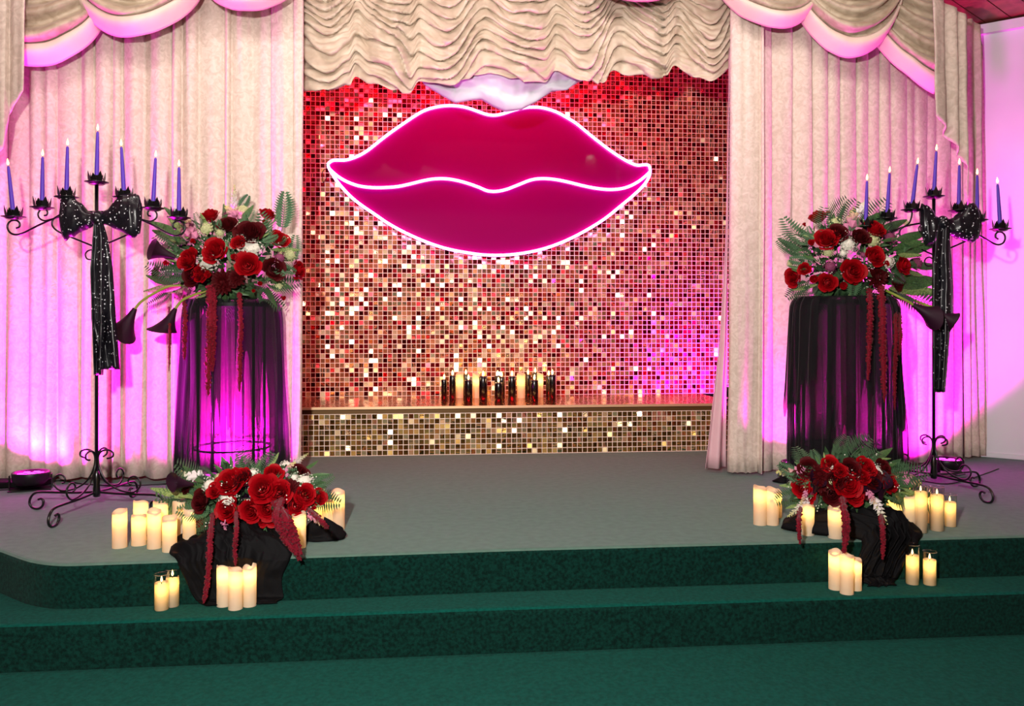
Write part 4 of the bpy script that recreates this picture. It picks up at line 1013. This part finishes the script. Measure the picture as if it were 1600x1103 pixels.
def bouquet(label, cx, cy, rx, ry, D, dr, items, spikes, hang, callas, seed, fill=260, fscale=1.0, base=None, hd=.3):
    rg = random.Random(seed); root = tag(empty('flower_arrangement', base if base is not None else atD(cx, cy + ry, D)), label, 'flowers')
    s = F / D
    def place(px, py, lift=0.0):
        ex = (px - cx) / rx; ey = (py - cy) / ry; q = min(1, ex * ex + ey * ey); bulge = math.sqrt(1 - q)
        n = (RT * ex * .95 - UP * ey * .85 - FW * (bulge * 1.15 + .25) + UP * .35).normalized()
        return atD(px, py, D - dr * bulge - lift), n
    for it in items:
        kd, px, py, dm = it[:4]
        p, n = place(px, py, {'rose': .02, 'dark': .015, 'bud': .01, 'dahlia': .015}.get(kd, 0)); ss = dm / s * {'rose': .68, 'dark': .68, 'bud': .5, 'dahlia': .55, 'white': .5, 'cream': .5, 'mauve': .5}[kd]
        q = n.to_track_quat('Z', 'Y') @ Quaternion((0, 0, 1), rg.uniform(0, 6.28)); me = rg.choice(MS[kd])
        sc = (ss * (it[4] if len(it) > 4 else 1), ss, ss)
        o = inst(NM[kd], me, root, p - n * ss * .35, q, sc)
        if kd in LB: o['label'] = LB[kd]
    def along(kd, x0, y0, x1, y1, lift0=.0, lift1=.0, face=None):
        a, _ = place(x0, y0, lift0); b, _ = place(x1, y1, lift1)
        d = (b - a); L = d.length; z = d.normalized(); back = (FW + UP * -.2); y = (back - z * back.dot(z)).normalized(); x = y.cross(z)
        R_ = Matrix((x, y, z)).transposed().to_quaternion() @ Quaternion((0, 0, 1), rg.uniform(-.5, .5))
        o = inst(NM[kd], rg.choice(MS[kd]), root, a, R_, L)
        if kd in LB: o['label'] = LB[kd]
        return o
    for sp in spikes: along(*sp)
    for pts, w0, lift in hang:      # amaranthus ropes
        P_ = [place(x, y, lift)[0] for x, y in pts[:1]] + [atD(x, y, D - lift - hd) for x, y in pts[1:]]
        P_ = smooth_path(P_, 8); mb = MB(); N = len(P_); rads = [w0 / s * .5 * (1 + .35 * nz(i * .9, w0, seed)) * (.55 + .45 * math.sin(PI * min(1, .25 + .75 * i / N))) * (1 - .75 * max(0, i / N - .8) / .2) for i in range(N)]
        mb.tube(P_, [q * .62 for q in rads], 7)
        m_ = int(N * 9)
        for k in range(m_):
            t = rg.random() * (N - 1.01); i = int(t); c = P_[i].lerp(P_[i + 1], t - i); a = rg.uniform(0, 6.28); rr = rads[i]
            c = c + (RT * math.cos(a) + FW * math.sin(a)) * rr * .72 + UP * rg.uniform(-.3, .3) * rr; g = rr * rg.uniform(.28, .45)
            mb.add([c + RT * g, c - RT * g, c + FW * g, c - FW * g, c + UP * g, c - UP * g], [(0, 2, 4), (2, 1, 4), (1, 3, 4), (3, 0, 4), (2, 0, 5), (1, 2, 5), (3, 1, 5), (0, 3, 5)])
        o = mb.build('hanging_amaranth', M['crimson'], root, smooth=False); o['label'] = 'crimson hanging amaranth tassel'
    for stem, bx, by, bl, dirv, lift in callas:   # stem px points, bloom base px, length px, direction px
        L = bl / s; a = atD(bx, by, D - dr * .7 - lift); z = (RT * dirv[0] - UP * dirv[1] - FW * dirv[2]).normalized()
        y = (FW - z * FW.dot(z)).normalized(); x = y.cross(z); R_ = Matrix((x, y, z)).transposed().to_quaternion() @ Quaternion((0, 0, 1), dirv[3] if len(dirv) > 3 else -PI / 2)
        o = inst('calla_lily', MS['calla'][0], root, a, R_, L); o['label'] = LB['calla']
        if stem:
            pts = [place(*stem[0])[0]] + [atD(x_, y_, D - dr * .7 - lift) for x_, y_ in stem[1:]] + [a + z * L * .06]
            mb = MB(); mb.tube(smooth_path(pts, 6), .0075, 7); st = mb.build('calla_stem', M['stem'], root); st['label'] = 'yellow-green arching stem'
    # smaller sprigs sticking out round the edge
    for k in range(34):
        a = 2 * PI * (k + rg.random()) / 34; q0 = rg.uniform(.55, .8); q1 = q0 + rg.uniform(.18, .34)
        if math.sin(a) > .55 and k % 2: continue
        kd = rg.choice(['leaf', 'fern', 'fern', 'leafp', 'leaf', 'leaf'])
        along(kd, cx + rx * q0 * math.cos(a), cy + ry * q0 * math.sin(a), cx + rx * q1 * math.cos(a + .12), cy + ry * q1 * math.sin(a + .12), rg.uniform(-.02, .03), rg.uniform(-.02, .04))
    # filler greenery
    mb = MB()
    for k in range(fill):
        a = rg.uniform(0, 2 * PI); q = rg.random() ** .45; ex, ey = q * math.cos(a) * .98, q * math.sin(a) * .92
        b = math.sqrt(max(0, 1 - ex * ex - ey * ey)); rad = rg.uniform(.45, .92)
        c = atD(cx + ex * rx * rad, cy + ey * ry * rad, D - dr * b * rad * rg.uniform(.4, 1))
        n = (RT * ex - UP * ey - FW * (b * .9 + .1) + Vector((rg.uniform(-.7, .7), rg.uniform(-.5, .5), rg.uniform(-.5, .7)))).normalized()
        t = n.orthogonal().normalized(); t = Quaternion(n, rg.uniform(0, 6.28)) @ t; nn = n.cross(t); L = rg.uniform(.04, .10) * fscale; w = L * rg.uniform(.16, .30)
        mb.add([c, c + n * L * .45 + t * w, c + n * L + nn * L * .12, c + n * L * .45 - t * w, c + n * L * .5 - nn * w * .4], [(0, 4, 2, 1), (0, 3, 2, 4)])
        if k % 9 == 0:
            for q2 in range(5):
                c2 = c + n * L * (.6 + .2 * q2) + t * rg.uniform(-.012, .012) + nn * rg.uniform(-.012, .012); g = .0035
                mb.add([c2 + RT * g, c2 + UP * g, c2 - RT * g, c2 - UP * g], [(0, 1, 2, 3)], 1)
    tag(mb.build('foliage', [M['foliage'], M['white']], root, smooth=False), kind='stuff')
    return root

# upper left
bl = bouquet('large red and white flower arrangement on the left flower stand', 352, 408, 112, 78, DPL - .02, .26,
    [('rose', 327, 335, 27), ('dark', 355, 350, 26), ('dark', 391, 362, 36), ('rose', 419, 333, 24), ('bud', 434, 328, 13), ('bud', 413, 348, 14), ('rose', 437, 373, 26), ('rose', 335, 390, 32), ('rose', 293, 405, 29), ('dark', 300, 428, 30), ('rose', 311, 428, 22),
     ('rose', 372, 378, 18), ('rose', 387, 413, 31), ('bud', 366, 402, 14), ('bud', 326, 429, 17), ('dahlia', 345, 441, 38), ('dahlia', 368, 434, 26), ('dark', 429, 419, 28), ('rose', 468, 421, 25), ('bud', 462, 435, 15), ('bud', 406, 443, 10), ('bud', 442, 465, 12), ('bud', 396, 454, 8), ('bud', 302, 377, 12),
     ('dahlia', 240, 427, 28), ('bud', 260, 411, 13), ('white', 393, 385, 30, 1.3), ('white', 322, 407, 32, 1.2), ('white', 376, 372, 18), ('cream', 380, 325, 30), ('cream', 320, 355, 28), ('cream', 343, 362, 18), ('cream', 436, 449, 24), ('cream', 455, 397, 26), ('mauve', 355, 333, 16), ('mauve', 292, 352, 24), ('mauve', 438, 402, 24), ('mauve', 256, 385, 20), ('cream', 268, 340, 14), ('mauve', 276, 460, 22), ('mauve', 290, 455, 20)],
    [('snapw', 366, 330, 366, 288), ('snapp', 300, 380, 288, 338), ('snapp', 372, 345, 352, 322), ('snapp', 425, 425, 440, 392), ('fern', 440, 362, 450, 310), ('fern', 372, 330, 388, 306), ('fern', 410, 395, 420, 350), ('fern', 348, 452, 320, 478), ('fern', 372, 455, 384, 484), ('fern', 400, 452, 425, 474), ('fern', 410, 440, 452, 452), ('fern', 455, 410, 462, 380),
     ('leaf', 285, 370, 245, 352), ('leaf', 290, 380, 252, 366), ('leaf', 290, 350, 262, 330), ('leaf', 278, 440, 238, 440), ('leafp', 282, 448, 240, 452), ('leaf', 320, 462, 305, 492), ('leafp', 318, 470, 312, 498), ('leaf', 352, 385, 358, 372), ('leaf', 360, 410, 352, 378), ('leaf', 340, 462, 330, 478), ('leafp', 425, 350, 438, 332), ('leaf', 415, 440, 436, 425), ('leaf', 375, 395, 372, 412), ('leaf', 365, 455, 388, 462), ('fern', 268, 455, 246, 480)],
    [([(327, 447), (329, 500), (326, 560), (325, 618)], 13, .03), ([(334, 450), (335, 500), (333, 545), (332, 580)], 9, .02), ([(374, 458), (376, 500), (375, 560), (374, 612)], 9, .03), ([(287, 462), (289, 500), (288, 540), (288, 562)], 8, .0), ([(264, 480), (265, 520), (264, 580)], 5, .0)],
    [([(283, 446), (262, 448), (238, 460), (220, 472)], 211, 482, 42, (-.42, .9, .1, -2.2), 0.0), ([(324, 454), (300, 462), (284, 470)], 274, 482, 38, (-.35, .9, .2, -1.2), .02), ([], 274, 402, 36, (-.95, -.35, .3, 1.6), .02)], 21, fill=520, hd=.33, base=pcL + UP * (hL + .02))
# upper right
br = bouquet('large red and white flower arrangement on the right flower stand', 1335, 405, 112, 70, DPR - .02, .26,
    [('rose', 1277, 337, 27), ('bud', 1257, 351, 9), ('rose', 1291, 373, 30), ('dark', 1308, 364, 28), ('bud', 1268, 380, 15), ('rose', 1368, 356, 28), ('dark', 1345, 369, 24), ('rose', 1368, 400, 26), ('rose', 1335, 424, 30), ('dahlia', 1376, 432, 36), ('rose', 1413, 414, 24), ('rose', 1238, 433, 24), ('rose', 1256, 420, 16), ('bud', 1272, 436, 18), ('rose', 1293, 442, 23),
     ('bud', 1317, 446, 17), ('bud', 1335, 440, 15), ('bud', 1384, 412, 13), ('dark', 1404, 440, 22), ('bud', 1438, 432, 10), ('white', 1326, 380, 30), ('cream', 1365, 374, 28), ('cream', 1294, 393, 20), ('white', 1389, 408, 24, 1.2), ('cream', 1305, 345, 26), ('cream', 1234, 410, 16), ('mauve', 1298, 416, 24), ('mauve', 1393, 369, 26), ('mauve', 1437, 411, 24), ('mauve', 1332, 348, 26), ('cream', 1418, 348, 16), ('white', 1318, 395, 14), ('mauve', 1350, 398, 14)],
    [('snapw', 1340, 340, 1358, 308), ('snapp', 1330, 368, 1335, 325), ('fern', 1270, 385, 1226, 362), ('fern', 1268, 398, 1225, 388), ('fern', 1275, 410, 1240, 405), ('fern', 1298, 352, 1306, 322), ('fern', 1312, 352, 1325, 330), ('fern', 1290, 452, 1272, 482), ('fern', 1310, 452, 1303, 482), ('fern', 1345, 445, 1350, 478), ('fern', 1370, 455, 1352, 485), ('fern', 1265, 440, 1240, 455), ('fern', 1400, 450, 1440, 470), ('fern', 1340, 420, 1330, 455), ('fern', 1282, 448, 1255, 460), ('fern', 1330, 445, 1345, 465),
     ('leaf', 1340, 362, 1375, 334), ('leaf', 1345, 358, 1366, 345), ('leaf', 1395, 390, 1432, 380), ('leaf', 1400, 396, 1442, 388), ('leafp', 1405, 400, 1448, 380), ('leaf', 1395, 442, 1452, 448), ('leafp', 1390, 450, 1455, 456), ('leaf', 1400, 436, 1445, 438), ('leaf', 1280, 410, 1262, 398), ('leaf', 1310, 400, 1306, 388), ('leafp', 1290, 375, 1258, 368), ('leaf', 1390, 455, 1420, 470), ('leaf', 1350, 410, 1352, 385)],
    [([(1358, 452), (1360, 490), (1358, 540), (1356, 594)], 10, .04), ([(1377, 448), (1379, 500), (1380, 560), (1382, 628)], 12, .05), ([(1398, 468), (1400, 520), (1398, 580), (1398, 640)], 8, .0), ([(1404, 480), (1407, 520), (1405, 555)], 7, .0)],
    [([(1383, 453), (1405, 464), (1420, 472)], 1426, 476, 36, (.85, .5, .1, -1.0), .02), ([(1425, 468), (1445, 476), (1462, 482)], 1464, 484, 34, (.75, .55, .0, 1.0), -.02)], 33, fill=520, hd=.36, base=pcR + UP * (hR + .02))
# lower left
DFL = 3.82; DFR = 4.00
fl = bouquet('low red flower arrangement on the stage floor at the left steps', 392, 782, 118, 62, DFL, .20,
    [('rose', 357, 752, 36), ('rose', 377, 742, 22), ('rose', 427, 738, 24), ('rose', 410, 762, 36), ('rose', 436, 768, 30), ('rose', 355, 796, 32), ('rose', 392, 798, 30), ('rose', 418, 795, 28), ('rose', 405, 812, 20), ('rose', 425, 812, 18), ('dahlia', 452, 762, 34), ('rose', 478, 773, 27), ('rose', 499, 776, 22), ('rose', 464, 790, 26), ('dark', 312, 782, 28), ('dahlia', 289, 762, 24), ('dark', 468, 737, 26), ('dark', 380, 748, 24), ('rose', 312, 815, 20), ('dark', 306, 800, 22), ('rose', 335, 765, 22), ('dark', 440, 785, 22), ('bud', 488, 792, 14),
     ('white', 352, 778, 30, 1.2), ('white', 398, 757, 24, 1.4), ('white', 325, 757, 28), ('white', 393, 738, 18, 1.4), ('white', 476, 751, 30, 1.3), ('white', 448, 725, 22), ('white', 460, 745, 16), ('cream', 340, 745, 16), ('mauve', 305, 750, 18), ('mauve', 285, 775, 18), ('cream', 505, 765, 16)],
    [('snapw', 318, 748, 280, 738), ('snapp', 352, 812, 345, 862, .05, .30), ('snapw', 455, 728, 482, 708), ('snapp', 440, 745, 462, 722), ('snapp', 480, 800, 512, 826, .02, .12), ('leafp', 300, 775, 250, 770), ('leafp', 310, 800, 258, 812), ('leaf', 300, 790, 268, 785), ('leafp', 312, 790, 262, 800), ('fern', 330, 800, 300, 826), ('fern', 318, 770, 300, 730), ('fern', 400, 745, 418, 722), ('fern', 370, 810, 380, 838), ('fern', 320, 790, 322, 830), ('fern', 425, 815, 423, 845), ('leaf', 480, 745, 512, 740), ('leaf', 470, 735, 500, 722), ('fern', 485, 760, 512, 752), ('leaf', 335, 800, 328, 826), ('fern', 300, 790, 250, 820), ('fern', 395, 750, 380, 724)],
    [([(332, 803), (328, 850), (324, 910), (318, 942)], 10, .04), ([(369, 800), (369, 830), (367, 858), (368, 884)], 8, .03), ([(432, 785), (446, 812), (458, 840), (468, 875)], 18, .03), ([(440, 780), (432, 810), (448, 845), (465, 868)], 13, .05), ([(482, 795), (500, 812), (512, 826)], 9, .02)],
    [([], 302, 757, 30, (-.9, -.2, .5, 1.6), .0)], 45, fill=420, fscale=.9, hd=.42, base=atD(392, 812, DFL))
# lower right
fr = bouquet('low red flower arrangement on the stage floor at the right steps', 1328, 755, 106, 56, DFR, .20,
    [('dark', 1262, 730, 26), ('dahlia', 1280, 740, 36), ('rose', 1297, 724, 22), ('dark', 1330, 734, 28), ('rose', 1354, 730, 26), ('dark', 1381, 730, 22), ('rose', 1251, 762, 24), ('dark', 1306, 750, 24), ('rose', 1325, 757, 34), ('rose', 1336, 774, 26), ('dark', 1300, 772, 28), ('rose', 1391, 754, 26), ('rose', 1350, 745, 20), ('rose', 1262, 775, 20), ('bud', 1262, 780, 16), ('dark', 1352, 768, 20), ('dark', 1245, 745, 18), ('rose', 1313, 735, 18), ('dark', 1365, 748, 24), ('dahlia', 1282, 758, 22),
     ('white', 1303, 731, 20, 1.2), ('white', 1336, 742, 30, 1.2), ('white', 1374, 734, 24, 1.2), ('cream', 1297, 754, 20), ('white', 1239, 752, 14), ('mauve', 1250, 735, 24), ('mauve', 1347, 757, 16), ('mauve', 1268, 770, 14), ('cream', 1400, 745, 16)],
    [('snapp', 1265, 738, 1212, 738), ('snapw', 1268, 778, 1230, 808, .02, .16), ('snapp', 1262, 765, 1250, 790, .03, .12), ('snapp', 1395, 745, 1438, 756), ('snapw', 1362, 772, 1387, 822, .04, .24), ('snapp', 1355, 765, 1372, 795, .05, .12), ('fern', 1318, 735, 1332, 698), ('fern', 1340, 735, 1358, 710), ('fern', 1280, 730, 1272, 712), ('fern', 1322, 728, 1312, 706), ('fern', 1308, 780, 1296, 804), ('fern', 1302, 780, 1310, 805), ('leaf', 1385, 768, 1418, 775), ('leafp', 1385, 760, 1425, 768), ('fern', 1388, 768, 1430, 780), ('leaf', 1350, 740, 1342, 712), ('leaf', 1275, 740, 1248, 722), ('fern', 1270, 730, 1245, 715)],
    [([(1316, 778), (1321, 805), (1322, 835), (1318, 866)], 12, .05), ([(1375, 795), (1379, 825), (1380, 850), (1379, 874)], 8, .02), ([(1252, 788), (1248, 815), (1250, 850)], 8, .02)],
    [([], 1272, 770, 26, (.1, -.8, .45, 1.6), .03), ([], 1376, 780, 34, (-.1, -.9, .35, 1.6), .04), ([], 1368, 756, 26, (-.5, -.1, .8, 1.6), .02)], 57, fill=400, fscale=.9, hd=.40, base=atD(1328, 792, DFR))
# foam bowls holding the stems
for root, c, r_, h_ in ((bl, pcL + UP * hL, .17, .10), (br, pcR + UP * hR, .17, .10)):
    mb = MB(); mb.lathe([(0, .022), (r_ * .8, .024), (r_, h_ * .6), (r_ * .95, h_), (0, h_ + .04)], c, 24); o = mb.build('foam_bowl', M['foliage'], root)
for root, px, py, D_ in ((fl, 392, 800, DFL), (fr, 1328, 778, DFR)):
    c = atD(px, py, D_); mb = MB(); mb.lathe([(0, -.05), (.12, -.045), (.15, 0), (.13, .04), (0, .06)], c, 20); mb.build('foam_bowl', M['foliage'], root)
